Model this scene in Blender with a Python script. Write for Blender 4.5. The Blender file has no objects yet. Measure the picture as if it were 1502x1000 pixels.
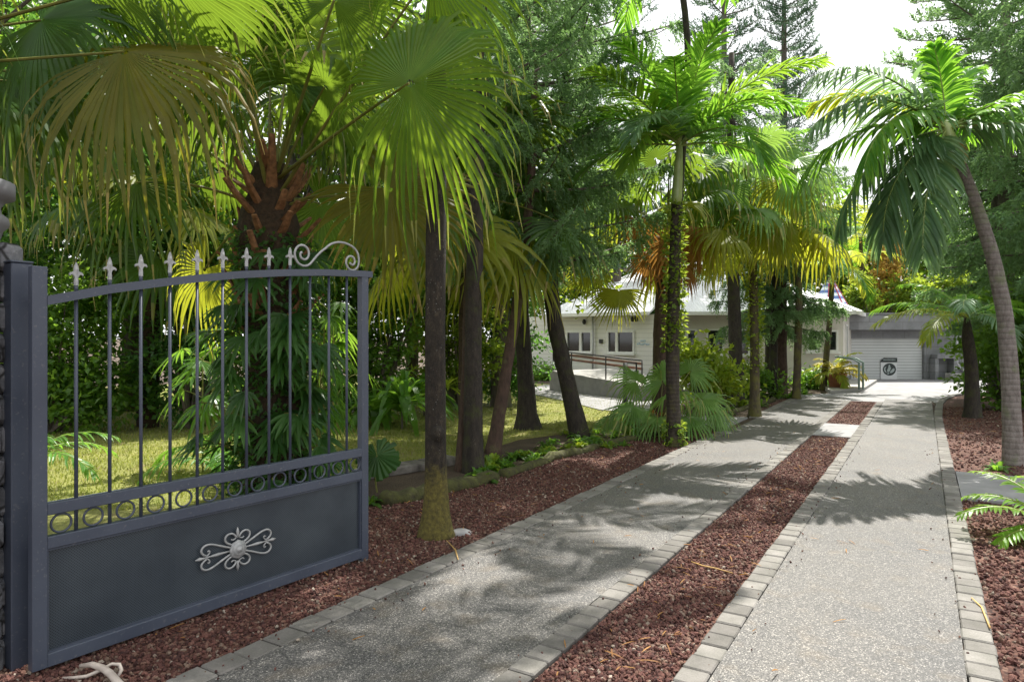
import bpy, math, random
import numpy as np
from mathutils import Vector, Matrix
PI = math.pi
rad = math.radians
SC = bpy.context.scene
COL = SC.collection

# ------------------------------------------------------------------ camera, light, exposure
CAMH = 1.55
cd = bpy.data.cameras.new('camera')
cam = bpy.data.objects.new('camera', cd)
COL.objects.link(cam)
cam.location = (0, 0, CAMH)
cam.rotation_euler = (rad(90), 0, 0)
cd.sensor_width = 36
cd.lens = 36 * 1000 / 1502
cd.shift_y = -5 / 1502
cd.clip_start = 0.05
cd.clip_end = 2000
SC.camera = cam

SUN_AZ = 33      # degrees from +Y towards +X
SUN_EL = 62
w = bpy.data.worlds.new('World')
SC.world = w
w.use_nodes = True
nt = w.node_tree
nt.nodes.clear()
out = nt.nodes.new('ShaderNodeOutputWorld')
bg = nt.nodes.new('ShaderNodeBackground')
sky = nt.nodes.new('ShaderNodeTexSky')
sky.sky_type = 'NISHITA'
sky.sun_disc = False
sky.sun_elevation = rad(SUN_EL)
sky.sun_rotation = rad(SUN_AZ)
sky.dust_density = 3.0
# bright thin cloud cover over the blue
tc = nt.nodes.new('ShaderNodeTexCoord')
nz = nt.nodes.new('ShaderNodeTexNoise')
nz.inputs['Scale'].default_value = 2.2
nz.inputs['Detail'].default_value = 6
cr = nt.nodes.new('ShaderNodeValToRGB')
cr.color_ramp.elements[0].position = 0.25
cr.color_ramp.elements[0].color = (0.80, 0.80, 0.80, 1)
cr.color_ramp.elements[1].position = 0.6
cr.color_ramp.elements[1].color = (1, 1, 1, 1)
mx = nt.nodes.new('ShaderNodeMixRGB')
mx.inputs['Color2'].default_value = (9.6, 9.7, 9.9, 1)
nt.links.new(tc.outputs['Generated'], nz.inputs['Vector'])
nt.links.new(nz.outputs['Fac'], cr.inputs['Fac'])
nt.links.new(cr.outputs['Color'], mx.inputs['Fac'])
nt.links.new(sky.outputs['Color'], mx.inputs['Color1'])
nt.links.new(mx.outputs['Color'], bg.inputs['Color'])
nt.links.new(bg.outputs['Background'], out.inputs['Surface'])
bg.inputs['Strength'].default_value = 0.082

sd = bpy.data.lights.new('sun', 'SUN')
sd.energy = 5.0
sd.angle = rad(0.6)
sd.color = (1.0, 0.955, 0.88)
sun = bpy.data.objects.new('sun', sd)
COL.objects.link(sun)
_el, _az = rad(SUN_EL), rad(SUN_AZ)
sdir = Vector((math.sin(_az) * math.cos(_el), math.cos(_az) * math.cos(_el), math.sin(_el)))
sun.rotation_euler = sdir.to_track_quat('Z', 'Y').to_euler()
sun.location = (10, 10, 30)

SC.view_settings.view_transform = 'Standard'
SC.view_settings.look = 'None'
SC.view_settings.gamma = 1
SC.view_settings.exposure = 0.98
cy = SC.cycles
cy.max_bounces = 7
cy.diffuse_bounces = 4
cy.glossy_bounces = 3
cy.transmission_bounces = 4
cy.transparent_max_bounces = 8
cy.caustics_reflective = False
cy.caustics_refractive = False
cy.use_denoising = True
cy.sample_clamp_indirect = 6

# ------------------------------------------------------------------ small maths helpers
rng = np.random.default_rng(7)
def A(*v): return np.array(v, float)
def nrm(v):
    v = np.asarray(v, float)
    return v / (np.linalg.norm(v, axis=-1, keepdims=True) + 1e-9)
def at(px, py, Y):                      # a point seen at photo pixel (px, py) at depth Y
    return A((px - 751) / 1000 * Y, Y, CAMH - (py - 495) / 1000 * Y)
def gr(px, py, z=0.0):                  # the point of the ground seen at a photo pixel
    Y = (CAMH - z) * 1000 / (py - 495)
    return A((px - 751) / 1000 * Y, Y, z)
DD = A(0.517, 0.856)                    # along the drive
DN = A(0.856, -0.517)                   # to the right of the drive
def W(r, s, z=0.0):
    return A(DD[0] * r + DN[0] * s, DD[1] * r + DN[1] * s, z)
def rs(X, Y):
    return X * DD[0] + Y * DD[1], X * DN[0] + Y * DN[1]

# ------------------------------------------------------------------ object helpers
def tag(o, label=None, cat=None, group=None, kind=None):
    if label: o['label'] = label
    if cat: o['category'] = cat
    if group: o['group'] = group
    if kind: o['kind'] = kind
    return o
def thing(name, label, cat, loc=(0, 0, 0), group=None, rotz=0):
    o = bpy.data.objects.new(name, None)
    COL.objects.link(o)
    o.location = loc
    o.rotation_euler = (0, 0, rotz)
    o.empty_display_size = 0.2
    return tag(o, label, cat, group)

class MB:
    """collects vertices and faces; build() links them as one mesh object"""
    def __init__(s):
        s.v = []; s.f = []; s.n = 0
    def add(s, v, faces, mat=0, rnd=None):
        v = np.asarray(v, float).reshape(-1, 3)
        faces = np.asarray(faces, dtype=np.int64)
        if rnd is None: rnd = np.full(len(faces), rng.random())
        elif np.isscalar(rnd): rnd = np.full(len(faces), rnd)
        s.v.append(v)
        s.f.append((faces + s.n, np.full(len(faces), mat), rnd))
        s.n += len(v)
        return s
    def poly(s, pts, mat=0):
        return s.add(pts, [list(range(len(pts)))], mat)
    def box(s, c, size, rz=0.0, mat=0, bev=0.0):
        x, y, z = np.array(size, float) / 2
        if bev > 0:
            b = min(bev, x * .9, y * .9, z * .9)
            v = []
            for sx in (-1, 1):
                for sy in (-1, 1):
                    for sz in (-1, 1):
                        v += [(sx * x, sy * (y - b), sz * (z - b)), (sx * (x - b), sy * y, sz * (z - b)), (sx * (x - b), sy * (y - b), sz * z)]
            v = np.array(v)
            i = lambda a, b_, c_, k: ((a * 2 + b_) * 2 + c_) * 3 + k
            q = [[i(1,0,0,0), i(1,1,0,0), i(1,1,1,0), i(1,0,1,0)], [i(0,0,0,0), i(0,0,1,0), i(0,1,1,0), i(0,1,0,0)],
                 [i(0,1,0,1), i(0,1,1,1), i(1,1,1,1), i(1,1,0,1)], [i(0,0,0,1), i(1,0,0,1), i(1,0,1,1), i(0,0,1,1)],
                 [i(0,0,1,2), i(1,0,1,2), i(1,1,1,2), i(0,1,1,2)], [i(0,0,0,2), i(0,1,0,2), i(1,1,0,2), i(1,0,0,2)]]
            for a in (0, 1):
                for b_ in (0, 1):
                    q.append([i(a,b_,0,0), i(a,b_,1,0), i(a,b_,1,1), i(a,b_,0,1)])
                    q.append([i(a,0,b_,0), i(a,1,b_,0), i(a,1,b_,2), i(a,0,b_,2)])
                    q.append([i(0,a,b_,1), i(1,a,b_,1), i(1,a,b_,2), i(0,a,b_,2)])
            t = [[i(a,b_,c_,0), i(a,b_,c_,1), i(a,b_,c_,2)] for a in (0,1) for b_ in (0,1) for c_ in (0,1)]
        else:
            v = np.array([(sx * x, sy * y, sz * z) for sx in (-1, 1) for sy in (-1, 1) for sz in (-1, 1)])
            q = [[0,1,3,2], [4,6,7,5], [0,4,5,1], [2,3,7,6], [1,5,7,3], [0,2,6,4]]; t = None
        cs, sn = math.cos(rz), math.sin(rz)
        R = np.array([[cs, -sn, 0], [sn, cs, 0], [0, 0, 1]])
        v = v @ R.T + np.asarray(c, float)
        rv = rng.random()
        n0 = s.n
        s.v.append(v)
        s.f.append((np.array(q) + n0, np.full(len(q), mat), np.full(len(q), rv)))
        if t: s.f.append((np.array(t) + n0, np.full(len(t), mat), np.full(len(t), rv)))
        s.n += len(v)
        return s
    def obox(s, p0, p1, z0, z1, th, off=0.0, mat=0):
        """upright slab from ground point p0 to p1; off pushes it along its right-hand normal"""
        p0 = np.array(p0[:2], float); p1 = np.array(p1[:2], float)
        d = p1 - p0; L = np.linalg.norm(d); d /= L
        nn = A(d[1], -d[0])
        c = (p0 + p1) / 2 + nn * off
        return s.box((c[0], c[1], (z0 + z1) / 2), (L, th, z1 - z0), math.atan2(d[1], d[0]), mat)
    def tube(s, pts, radii, k=8, mat=0, cap=True, wob=0.0, flat=1.0):
        pts = np.asarray(pts, float); n = len(pts)
        radii = np.broadcast_to(np.asarray(radii, float), (n,))
        T = np.gradient(pts, axis=0); T = nrm(T)
        ref = A(0, 0, 1) if abs(T[0][2]) < .9 else A(1, 0, 0)
        Vs = []
        N = nrm(np.cross(T[0], ref))
        ang = np.arange(k) / k * 2 * PI
        for i in range(n):
            N = nrm(N - T[i] * np.dot(N, T[i]))
            B = np.cross(T[i], N)
            r = radii[i] * (1 + wob * (rng.random(k) - .5))
            Vs.append(pts[i] + (np.cos(ang) * r)[:, None] * N + (np.sin(ang) * r * flat)[:, None] * B)
        v = np.concatenate(Vs)
        f = []
        for i in range(n - 1):
            for j in range(k):
                f.append([i * k + j, i * k + (j + 1) % k, (i + 1) * k + (j + 1) % k, (i + 1) * k + j])
        n0 = s.n
        rv = rng.random()
        s.v.append(v); s.f.append((np.array(f) + n0, np.full(len(f), mat), np.full(len(f), rv)))
        if cap:
            s.f.append((np.array([list(range(k))[::-1], [(n - 1) * k + j for j in range(k)]]) + n0, np.full(2, mat), np.full(2, rv)))
        s.n += len(v)
        return s
    def lathe(s, prof, c=(0, 0, 0), k=20, mat=0):
        ang = np.arange(k) / k * 2 * PI
        v = np.concatenate([np.stack([np.cos(ang) * r, np.sin(ang) * r, np.full(k, z)], 1) for r, z in prof]) + np.asarray(c, float)
        f = [[i * k + j, i * k + (j + 1) % k, (i + 1) * k + (j + 1) % k, (i + 1) * k + j] for i in range(len(prof) - 1) for j in range(k)]
        return s.add(v, f, mat)
    def prism(s, poly, O, U, V, depth, mat=0):
        """2-D outline poly laid in the plane (O,U,V), extruded by depth along U x V"""
        O, U, V = (np.asarray(a, float) for a in (O, U, V))
        N = nrm(np.cross(U, V)); p = np.asarray(poly, float)
        a = O + p[:, :1] * U + p[:, 1:] * V
        v = np.concatenate([a, a + N * depth]); n = len(p)
        s.add(v[:], [[j, (j + 1) % n, n + (j + 1) % n, n + j] for j in range(n)], mat)
        s.add(a + N * depth, [list(range(n))], mat)
        s.add(a, [list(range(n))[::-1]], mat)
        return s
    def build(s, name, mats, parent=None, smooth=False, origin=None):
        me = bpy.data.meshes.new(name)
        V = np.concatenate(s.v) if s.v else np.zeros((0, 3))
        if origin is not None: V = V - np.asarray(origin, float)
        sizes = np.concatenate([np.full(len(f), f.shape[1]) for f, _, _ in s.f])
        loops = np.concatenate([f.ravel() for f, _, _ in s.f])
        mi = np.concatenate([m for _, m, _ in s.f]); rd = np.concatenate([r for _, _, r in s.f])
        me.vertices.add(len(V)); me.vertices.foreach_set('co', V.astype(np.float32).ravel())
        me.loops.add(len(loops)); me.loops.foreach_set('vertex_index', loops.astype(np.int32))
        me.polygons.add(len(sizes))
        st = np.concatenate([[0], np.cumsum(sizes)[:-1]])
        me.polygons.foreach_set('loop_start', st.astype(np.int32))
        me.polygons.foreach_set('material_index', mi.astype(np.int32))
        me.polygons.foreach_set('use_smooth', np.full(len(sizes), smooth))
        at_ = me.attributes.new('rnd', 'FLOAT', 'FACE')
        at_.data.foreach_set('value', rd.astype(np.float32))
        for m in (mats if isinstance(mats, (list, tuple)) else [mats]): me.materials.append(m)
        me.update(calc_edges=True)
        me.validate()
        o = bpy.data.objects.new(name, me)
        COL.objects.link(o)
        if origin is not None: o.location = origin
        if parent is not None:
            o.parent = parent
            if origin is None: o.matrix_parent_inverse = Matrix.Translation(-parent.location)
            else: o.location = Vector(origin) - parent.location
        return o

# ------------------------------------------------------------------ materials
class NB:
    def __init__(s, name):
        s.m = bpy.data.materials.new(name); s.m.use_nodes = True
        s.t = s.m.node_tree; s.t.nodes.clear()
        s.out = s.n('OutputMaterial')
    def n(s, t, **kw):
        nd = s.t.nodes.new('ShaderNode' + t)
        for k, v in kw.items():
            if hasattr(nd, k): setattr(nd, k, v)
        return nd
    def l(s, a, b): s.t.links.new(a, b)
    def coord(s, kind='Object', scale=(1, 1, 1)):
        tc = s.n('TexCoord'); mp = s.n('Mapping'); mp.inputs['Scale'].default_value = scale
        s.l(tc.outputs[kind], mp.inputs['Vector']); return mp.outputs['Vector']
    def pos(s, scale=(1, 1, 1)):
        g = s.n('NewGeometry'); mp = s.n('Mapping'); mp.inputs['Scale'].default_value = scale
        s.l(g.outputs['Position'], mp.inputs['Vector']); return mp.outputs['Vector']
    def noise(s, vec, scale, detail=4, rough=.6):
        n = s.n('TexNoise'); n.inputs['Scale'].default_value = scale; n.inputs['Detail'].default_value = detail
        n.inputs['Roughness'].default_value = rough
        s.l(vec, n.inputs['Vector']); return n.outputs['Fac']
    def voro(s, vec, scale, feature='F1', what='Distance'):
        n = s.n('TexVoronoi'); n.feature = feature; n.inputs['Scale'].default_value = scale
        s.l(vec, n.inputs['Vector']); return n.outputs[what]
    def ramp(s, fac, stops):
        r = s.n('ValToRGB'); e = r.color_ramp.elements
        while len(e) < len(stops): e.new(.5)
        for el, (p, c) in zip(e, stops):
            el.position = p; el.color = (*c, 1) if len(c) == 3 else c
        s.l(fac, r.inputs['Fac']); return r.outputs['Color']
    def mix(s, fac, a, b, mode='MIX'):
        m = s.n('MixRGB'); m.blend_type = mode
        for sock, v in (('Fac', fac), ('Color1', a), ('Color2', b)):
            if isinstance(v, (int, float)): m.inputs[sock].default_value = v if sock == 'Fac' else (v, v, v, 1)
            elif isinstance(v, tuple): m.inputs[sock].default_value = (*v, 1)
            else: s.l(v, m.inputs[sock])
        return m.outputs['Color']
    def attr(s, name='rnd'):
        a = s.n('Attribute'); a.attribute_name = name; return a.outputs['Fac']
    def bump(s, h, strength=.3, dist=.02):
        b = s.n('Bump'); b.inputs['Strength'].default_value = strength; b.inputs['Distance'].default_value = dist
        s.l(h, b.inputs['Height']); return b.outputs['Normal']
    def princ(s, col, rough=.6, normal=None, metal=0.0, spec=.5):
        p = s.n('BsdfPrincipled')
        if isinstance(col, tuple): p.inputs['Base Color'].default_value = (*col, 1)
        else: s.l(col, p.inputs['Base Color'])
        if isinstance(rough, (int, float)): p.inputs['Roughness'].default_value = rough
        else: s.l(rough, p.inputs['Roughness'])
        p.inputs['Metallic'].default_value = metal
        p.inputs['Specular IOR Level'].default_value = spec
        if normal is not None: s.l(normal, p.inputs['Normal'])
        return p
    def done(s, shader):
        s.l(shader.outputs[0], s.out.inputs['Surface']); return s.m

def leafmat(name, c1, c2, tcol, tw=.45, rough=.45, c3=None):
    """leaf: colour varies leaf by leaf (rnd) and over the plant (noise); light passes through"""
    b = NB(name)
    v = b.pos()
    n = b.noise(v, 2.6, 6, .65)
    r = b.attr()
    stops = [(0.0, c1), (1.0, c2)] if c3 is None else [(0.0, c1), (.82, c2), (1.0, c3)]
    col = b.ramp(r, stops)
    hs = b.n('HueSaturation')
    vv = b.n('MapRange'); vv.inputs['From Min'].default_value = .3; vv.inputs['From Max'].default_value = .7
    vv.inputs['To Min'].default_value = .58; vv.inputs['To Max'].default_value = 1.36
    b.l(n, vv.inputs['Value']); b.l(vv.outputs[0], hs.inputs['Value']); b.l(col, hs.inputs['Color'])
    p = b.princ(hs.outputs['Color'], rough, spec=.35)
    tr = b.n('BsdfTranslucent')
    tcm = b.mix(.35, tcol, hs.outputs['Color'])
    b.l(tcm, tr.inputs['Color'])
    mxs = b.n('MixShader'); mxs.inputs['Fac'].default_value = tw
    b.l(p.outputs[0], mxs.inputs[1]); b.l(tr.outputs[0], mxs.inputs[2])
    return b.done(mxs)

def plain(name, c1, c2=None, rough=.6, scale=8, bump=0.0, metal=0.0, dist=.01, obj=False, detail=5):
    b = NB(name)
    v = b.pos()
    n = b.noise(v, scale, detail)
    col = b.ramp(n, [(.3, c1), (.7, c2 or c1)])
    nm = b.bump(n, bump, dist) if bump else None
    return b.done(b.princ(col, rough, nm, metal))

M = {}
M['fan_green'] = leafmat('fan_green', (.026, .080, .015), (.060, .130, .024), (.30, .44, .03), .48, .38, (.30, .24, .09))
M['fan_lime'] = leafmat('fan_lime', (.055, .140, .016), (.115, .190, .022), (.46, .66, .035), .55, .4, (.42, .36, .14))
M['fan_yellow'] = leafmat('fan_yellow', (.115, .165, .02), (.20, .23, .026), (.66, .68, .04), .56, .42, (.34, .27, .10))
M['fan_olive'] = leafmat('fan_olive', (.075, .095, .014), (.14, .125, .02), (.62, .56, .03), .55, .5, (.34, .25, .09))
M['fan_dead'] = leafmat('fan_dead', (0.220, 0.100, 0.030), (0.360, 0.190, 0.060), (0.715, 0.352, 0.066), .35, .7)
M['fan_blue'] = leafmat('fan_blue', (0.085, 0.190, 0.045), (0.150, 0.260, 0.070), (0.437, 0.690, 0.092), .42, .38, (.34, .27, .10))
M['pin_green'] = leafmat('pin_green', (0.053, 0.165, 0.027), (0.112, 0.270, 0.045), (0.405, 0.743, 0.054), .5, .35)
M['pin_grey'] = leafmat('pin_grey', (.085, .175, .090), (.145, .25, .125), (.34, .55, .15), .45, .35)
M['pin_lime'] = leafmat('pin_lime', (.085, .20, .020), (.15, .28, .03), (.46, .70, .05), .5, .38)
M['pin_yellow'] = leafmat('pin_yellow', (0.127, 0.230, 0.023), (0.276, 0.322, 0.034), (0.720, 0.744, 0.060), .5, .4)
M['petiole'] = plain('petiole', (.11, .13, .03), (.22, .21, .05), .45, 6)
M['rachis'] = plain('rachis', (.15, .22, .05), (.25, .30, .08), .45, 6)
M['needle'] = leafmat('needle', (.085, .165, .082), (.150, .245, .115), (.38, .62, .18), .5, .4)
M['needle_far'] = leafmat('needle_far', (0.056, 0.119, 0.077), (0.100, 0.175, 0.112), (0.208, 0.364, 0.156), .3, .5)
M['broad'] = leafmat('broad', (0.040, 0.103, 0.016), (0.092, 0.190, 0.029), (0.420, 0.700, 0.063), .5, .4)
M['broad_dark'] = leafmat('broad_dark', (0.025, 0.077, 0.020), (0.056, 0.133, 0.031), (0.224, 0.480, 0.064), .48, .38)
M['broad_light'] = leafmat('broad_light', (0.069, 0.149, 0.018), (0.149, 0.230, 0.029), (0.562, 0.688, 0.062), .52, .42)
M['strap'] = leafmat('strap', (0.046, 0.130, 0.021), (0.098, 0.208, 0.033), (0.392, 0.700, 0.056), .5, .33)
M['lime'] = leafmat('lime', (.13, .24, .02), (.24, .32, .03), (.6, .7, .05), .45, .4)
M['yellow_leaf'] = leafmat('yellow_leaf', (.26, .26, .03), (.42, .34, .05), (.7, .6, .08), .4, .45)
M['amber'] = leafmat('amber', (.40, .28, .05), (.55, .36, .08), (.8, .5, .1), .35, .6)
M['grassblade'] = leafmat('grassblade', (.13, .18, .035), (.25, .27, .06), (.55, .60, .10), .4, .5, (.30, .26, .08))

def bark(name, a, b_, moss, mossw=.5, ring=0, sc=22):
    b = NB(name)
    v = b.pos()
    vs = b.pos((1, 1, .35))
    n = b.noise(vs, sc, 6, .7)
    m = b.noise(v, 5, 5, .65)
    col = b.ramp(n, [(.3, a), (.72, b_)])
    mf = b.ramp(m, [(.62 - mossw * .3, (0, 0, 0)), (.72 - mossw * .2, (1, 1, 1))])
    col = b.mix(mf, col, moss)
    sp = b.voro(v, 60)
    spf = b.ramp(sp, [(.08, (1, 1, 1)), (.16, (0, 0, 0))])
    pn = b.noise(v, 9, 3)
    lf = b.mix(1.0, spf, b.ramp(pn, [(.52, (0, 0, 0)), (.6, (.8, .8, .8))]), 'MULTIPLY')
    col = b.mix(lf, col, (.36, .35, .30))
    h = n
    if ring:
        wv = b.n('TexWave'); wv.wave_type = 'BANDS'; wv.bands_direction = 'Z'
        wv.inputs['Scale'].default_value = ring; wv.inputs['Distortion'].default_value = 1.6; wv.inputs['Detail'].default_value = 3
        wv.inputs['Detail Scale'].default_value = 2
        b.l(v, wv.inputs['Vector'])
        col = b.mix(b.ramp(wv.outputs['Fac'], [(.0, (.35, .35, .35)), (.25, (0, 0, 0))]), col, tuple(x * .45 for x in a))
        h = b.mix(.18, n, wv.outputs['Fac'])
    return b.done(b.princ(col, .85, b.bump(h, .8, .03)))
M['bark_dark'] = bark('bark_dark', (.008, .0065, .005), (.055, .043, .032), (.042, .045, .013), .35)
M['bark_palm'] = bark('bark_palm', (.018, .014, .010), (.062, .048, .034), (.065, .062, .016), .40, 5.5)
def near_bark():
    b = NB('bark_near'); v = b.pos(); vs = b.pos((1, 1, .5)); n = b.noise(vs, 26, 7, .75); n2 = b.noise(v, 7, 5, .7)
    col = b.ramp(n, [(.34, (.007, .0055, .004)), (.55, (.028, .021, .013)), (.72, (.085, .066, .042))])
    sp = b.ramp(b.voro(v, 48), [(.10, (1, 1, 1)), (.2, (0, 0, 0))])
    lf = b.mix(1.0, sp, b.ramp(n2, [(.5, (0, 0, 0)), (.62, (.85,) * 3)]), 'MULTIPLY')
    col = b.mix(lf, col, (.34, .34, .30))
    g = b.n('NewGeometry'); s_ = b.n('SeparateXYZ'); b.l(g.outputs['Position'], s_.inputs[0])
    mr = b.n('MapRange'); mr.inputs['From Min'].default_value = .85; mr.inputs['From Max'].default_value = .0
    b.l(s_.outputs['Z'], mr.inputs['Value'])
    ad = b.n('Math'); ad.operation = 'ADD'; b.l(mr.outputs[0], ad.inputs[0]); b.l(n2, ad.inputs[1])
    mf = b.ramp(ad.outputs[0], [(.78, (0, 0, 0)), (1.08, (.85,) * 3)])
    moss = b.ramp(b.noise(v, 34, 4), [(.3, (.06, .05, .012)), (.6, (.15, .125, .022)), (.8, (.22, .20, .05))])
    col = b.mix(mf, col, moss)
    return b.done(b.princ(col, .9, b.bump(n, 1.0, .03)))
M['bark_near'] = near_bark()
M['bark_moss'] = bark('bark_moss', (.035, .028, .018), (.11, .085, .05), (.11, .105, .025), .5, 0, 30)
M['bark_grey'] = bark('bark_grey', (.10, .085, .075), (.25, .225, .205), (.15, .16, .10), .25, 4.5)
M['bark_red'] = bark('bark_red', (.035, .021, .015), (.11, .066, .046), (.10, .09, .04), .2)
M['bark_wood'] = bark('bark_wood', (.07, .055, .045), (.17, .14, .12), (.10, .12, .06), .3)
M['crownshaft'] = plain('crownshaft', (.22, .30, .10), (.36, .42, .17), .35, 5, .1)
M['boot'] = plain('boot', (.10, .045, .020), (.34, .17, .075), .75, 22, .5)
M['fibre'] = plain('fibre', (.020, .014, .009), (.075, .045, .025), .95, 30, .9, dist=.03)
M['moss'] = plain('moss', (.030, .026, .012), (.075, .080, .018), .95, 14, .8, dist=.03)

def gate_metal():
    b = NB('gate_paint'); v = b.pos()
    n = b.noise(v, 3.0, 6); n2 = b.noise(v, 60, 3)
    col = b.ramp(n, [(.3, (.045, .055, .080)), (.75, (.064, .077, .106))])
    ds = b.ramp(n2, [(.60, (0, 0, 0)), (.74, (.55, .55, .55))])
    col = b.mix(ds, col, (.17, .17, .17))
    return b.done(b.princ(col, b.ramp(n, [(.3, (.36,) * 3), (.7, (.52,) * 3)]), b.bump(n2, .04, .002), 0, .5))
M['gate'] = gate_metal()
def perf():
    b = NB('perforated_sheet'); tc_ = b.coord('Object', (1, 1, 1))
    mp = b.n('Mapping'); mp.inputs['Rotation'].default_value = (0, rad(45), 0)
    b.l(tc_, mp.inputs['Vector'])
    ck = b.n('TexVoronoi'); ck.inputs['Scale'].default_value = 105; ck.inputs['Randomness'].default_value = 0.0
    b.l(mp.outputs[0], ck.inputs['Vector'])
    holes = b.ramp(ck.outputs['Distance'], [(.30, (1, 1, 1)), (.40, (0, 0, 0))])
    n = b.noise(tc_, 2.2, 5)
    grime = b.ramp(n, [(.35, (.040, .052, .066)), (.7, (.072, .090, .106))])
    col = b.mix(holes, grime, (.012, .014, .018))
    return b.done(b.princ(col, .34, b.bump(ck.outputs['Distance'], .12, .003), .2, .5))
M['perf'] = perf()
M['silver'] = plain('silver_paint', (.25, .26, .26), (.39, .39, .385), .45, 40, .15, .25, .003)
M['black_metal'] = plain('black_metal', (.018, .019, .02), (.035, .036, .036), .5, 10)
M['concrete'] = plain('concrete', (.24, .235, .22), (.36, .35, .33), .85, 3.5, .25)
M['concrete_dark'] = plain('concrete_dark', (.15, .15, .155), (.23, .23, .235), .85, 2.2, .25)
M['path'] = plain('path_slab', (.19, .188, .19), (.29, .285, .29), .8, 2.5, .2)
M['white_wall'] = plain('white_wall', (.70, .69, .67), (.80, .79, .77), .7, 1.8, .05)
M['cream_wall'] = plain('cream_wall', (.58, .55, .50), (.68, .65, .60), .75, 1.8, .08)
M['white_paint'] = plain('white_paint', (.74, .74, .73), (.82, .82, .81), .4, 4)
M['interior'] = plain('interior', (.03, .03, .03), (.05, .05, .05), .9, 2)
M['wood_rail'] = plain('wood_rail', (.15, .065, .04), (.30, .14, .09), .6, 7, .2)
M['terracotta'] = plain('terracotta', (.30, .12, .07), (.42, .18, .10), .75, 9, .15)
M['pipe'] = plain('pipe', (.45, .46, .48), (.55, .56, .58), .4, 6)
M['root'] = plain('root_skin', (.34, .29, .25), (.52, .46, .40), .6, 18, .3)
M['drystem'] = plain('drystem', (.40, .24, .07), (.58, .38, .14), .6, 12)
M['sign_black'] = plain('sign_black', (.012, .022, .022), (.022, .034, .034), .5, 8)
M['sign_grey'] = plain('sign_grey', (.30, .36, .36), (.42, .47, .47), .5, 8)
M['flag_blue'] = plain('flag_blue', (.08, .14, .32), (.12, .19, .40), .7, 8)
M['flag_white'] = plain('flag_white', (.55, .66, .72), (.70, .77, .80), .7, 8)
M['flag_red'] = plain('flag_red', (.32, .04, .08), (.42, .07, .12), .7, 8)
def siding():
    b = NB('siding'); g = b.n('NewGeometry'); sp = b.n('SeparateXYZ'); b.l(g.outputs['Position'], sp.inputs[0])
    mt = b.n('Math'); mt.operation = 'MULTIPLY'; mt.inputs[1].default_value = 6.5; b.l(sp.outputs['Z'], mt.inputs[0])
    fr = b.n('Math'); fr.operation = 'FRACT'; b.l(mt.outputs[0], fr.inputs[0])
    n = b.noise(g.outputs['Position'], 1.5, 4)
    base = b.ramp(n, [(.3, (.80, .79, .77)), (.7, (.88, .87, .86))])
    gap = b.ramp(fr.outputs[0], [(.04, (.55, .55, .55)), (.1, (0, 0, 0))])
    col = b.mix(gap, base, (.22, .22, .22))
    return b.done(b.princ(col, .6, b.bump(fr.outputs[0], .5, .02)))
M['siding'] = siding()
def shutter():
    b = NB('shutter'); g = b.n('NewGeometry'); sp = b.n('SeparateXYZ'); b.l(g.outputs['Position'], sp.inputs[0])
    mt = b.n('Math'); mt.operation = 'MULTIPLY'; mt.inputs[1].default_value = 9.5; b.l(sp.outputs['Z'], mt.inputs[0])
    fr = b.n('Math'); fr.operation = 'FRACT'; b.l(mt.outputs[0], fr.inputs[0])
    gap = b.ramp(fr.outputs[0], [(.10, (.8, .8, .8)), (.25, (0, 0, 0))])
    n = b.noise(g.outputs['Position'], 1.1, 4)
    base = b.ramp(n, [(.3, (.60, .62, .63)), (.7, (.70, .72, .73))])
    col = b.mix(gap, base, (.24, .25, .26))
    return b.done(b.princ(col, .5, b.bump(fr.outputs[0], .6, .02)))
M['shutter'] = shutter()
def roofm():
    b = NB('roof_metal'); v = b.pos(); n = b.noise(v, 1.2, 4)
    wv = b.n('TexWave'); wv.inputs['Scale'].default_value = 3.2; b.l(v, wv.inputs['Vector'])
    col = b.ramp(n, [(.3, (.74, .75, .76)), (.7, (.84, .85, .86))])
    return b.done(b.princ(col, .45, b.bump(wv.outputs['Fac'], .3, .03)))
M['roof'] = roofm()
def glass():
    b = NB('window_glass')
    return b.done(b.princ((.012, .016, .016), .06, None, 0, .8))
M['glass'] = glass()
def clad():
    b = NB('stone_block'); v = b.pos((1, 1, 1))
    n = b.noise(v, 3.5, 6); br = b.n('TexBrick'); br.inputs['Scale'].default_value = 1.0
    br.inputs['Brick Width'].default_value = .8; br.inputs['Row Height'].default_value = .3; br.inputs['Mortar Size'].default_value = .012
    br.inputs['Color1'].default_value = (.22, .225, .24, 1); br.inputs['Color2'].default_value = (.30, .305, .32, 1); br.inputs['Mortar'].default_value = (.19, .19, .20, 1)
    g = b.n('NewGeometry'); sp = b.n('SeparateXYZ'); b.l(g.outputs['Position'], sp.inputs[0])
    cx = b.n('CombineXYZ'); b.l(sp.outputs['X'], cx.inputs['X']); b.l(sp.outputs['Z'], cx.inputs['Y']); b.l(cx.outputs[0], br.inputs['Vector'])
    col = b.mix(.6, br.outputs['Color'], b.ramp(n, [(.3, (.55,) * 3), (.75, (1.15,) * 3)]), 'MULTIPLY')
    return b.done(b.princ(col, .85, b.bump(n, .3, .02)))
M['block'] = clad()
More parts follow.
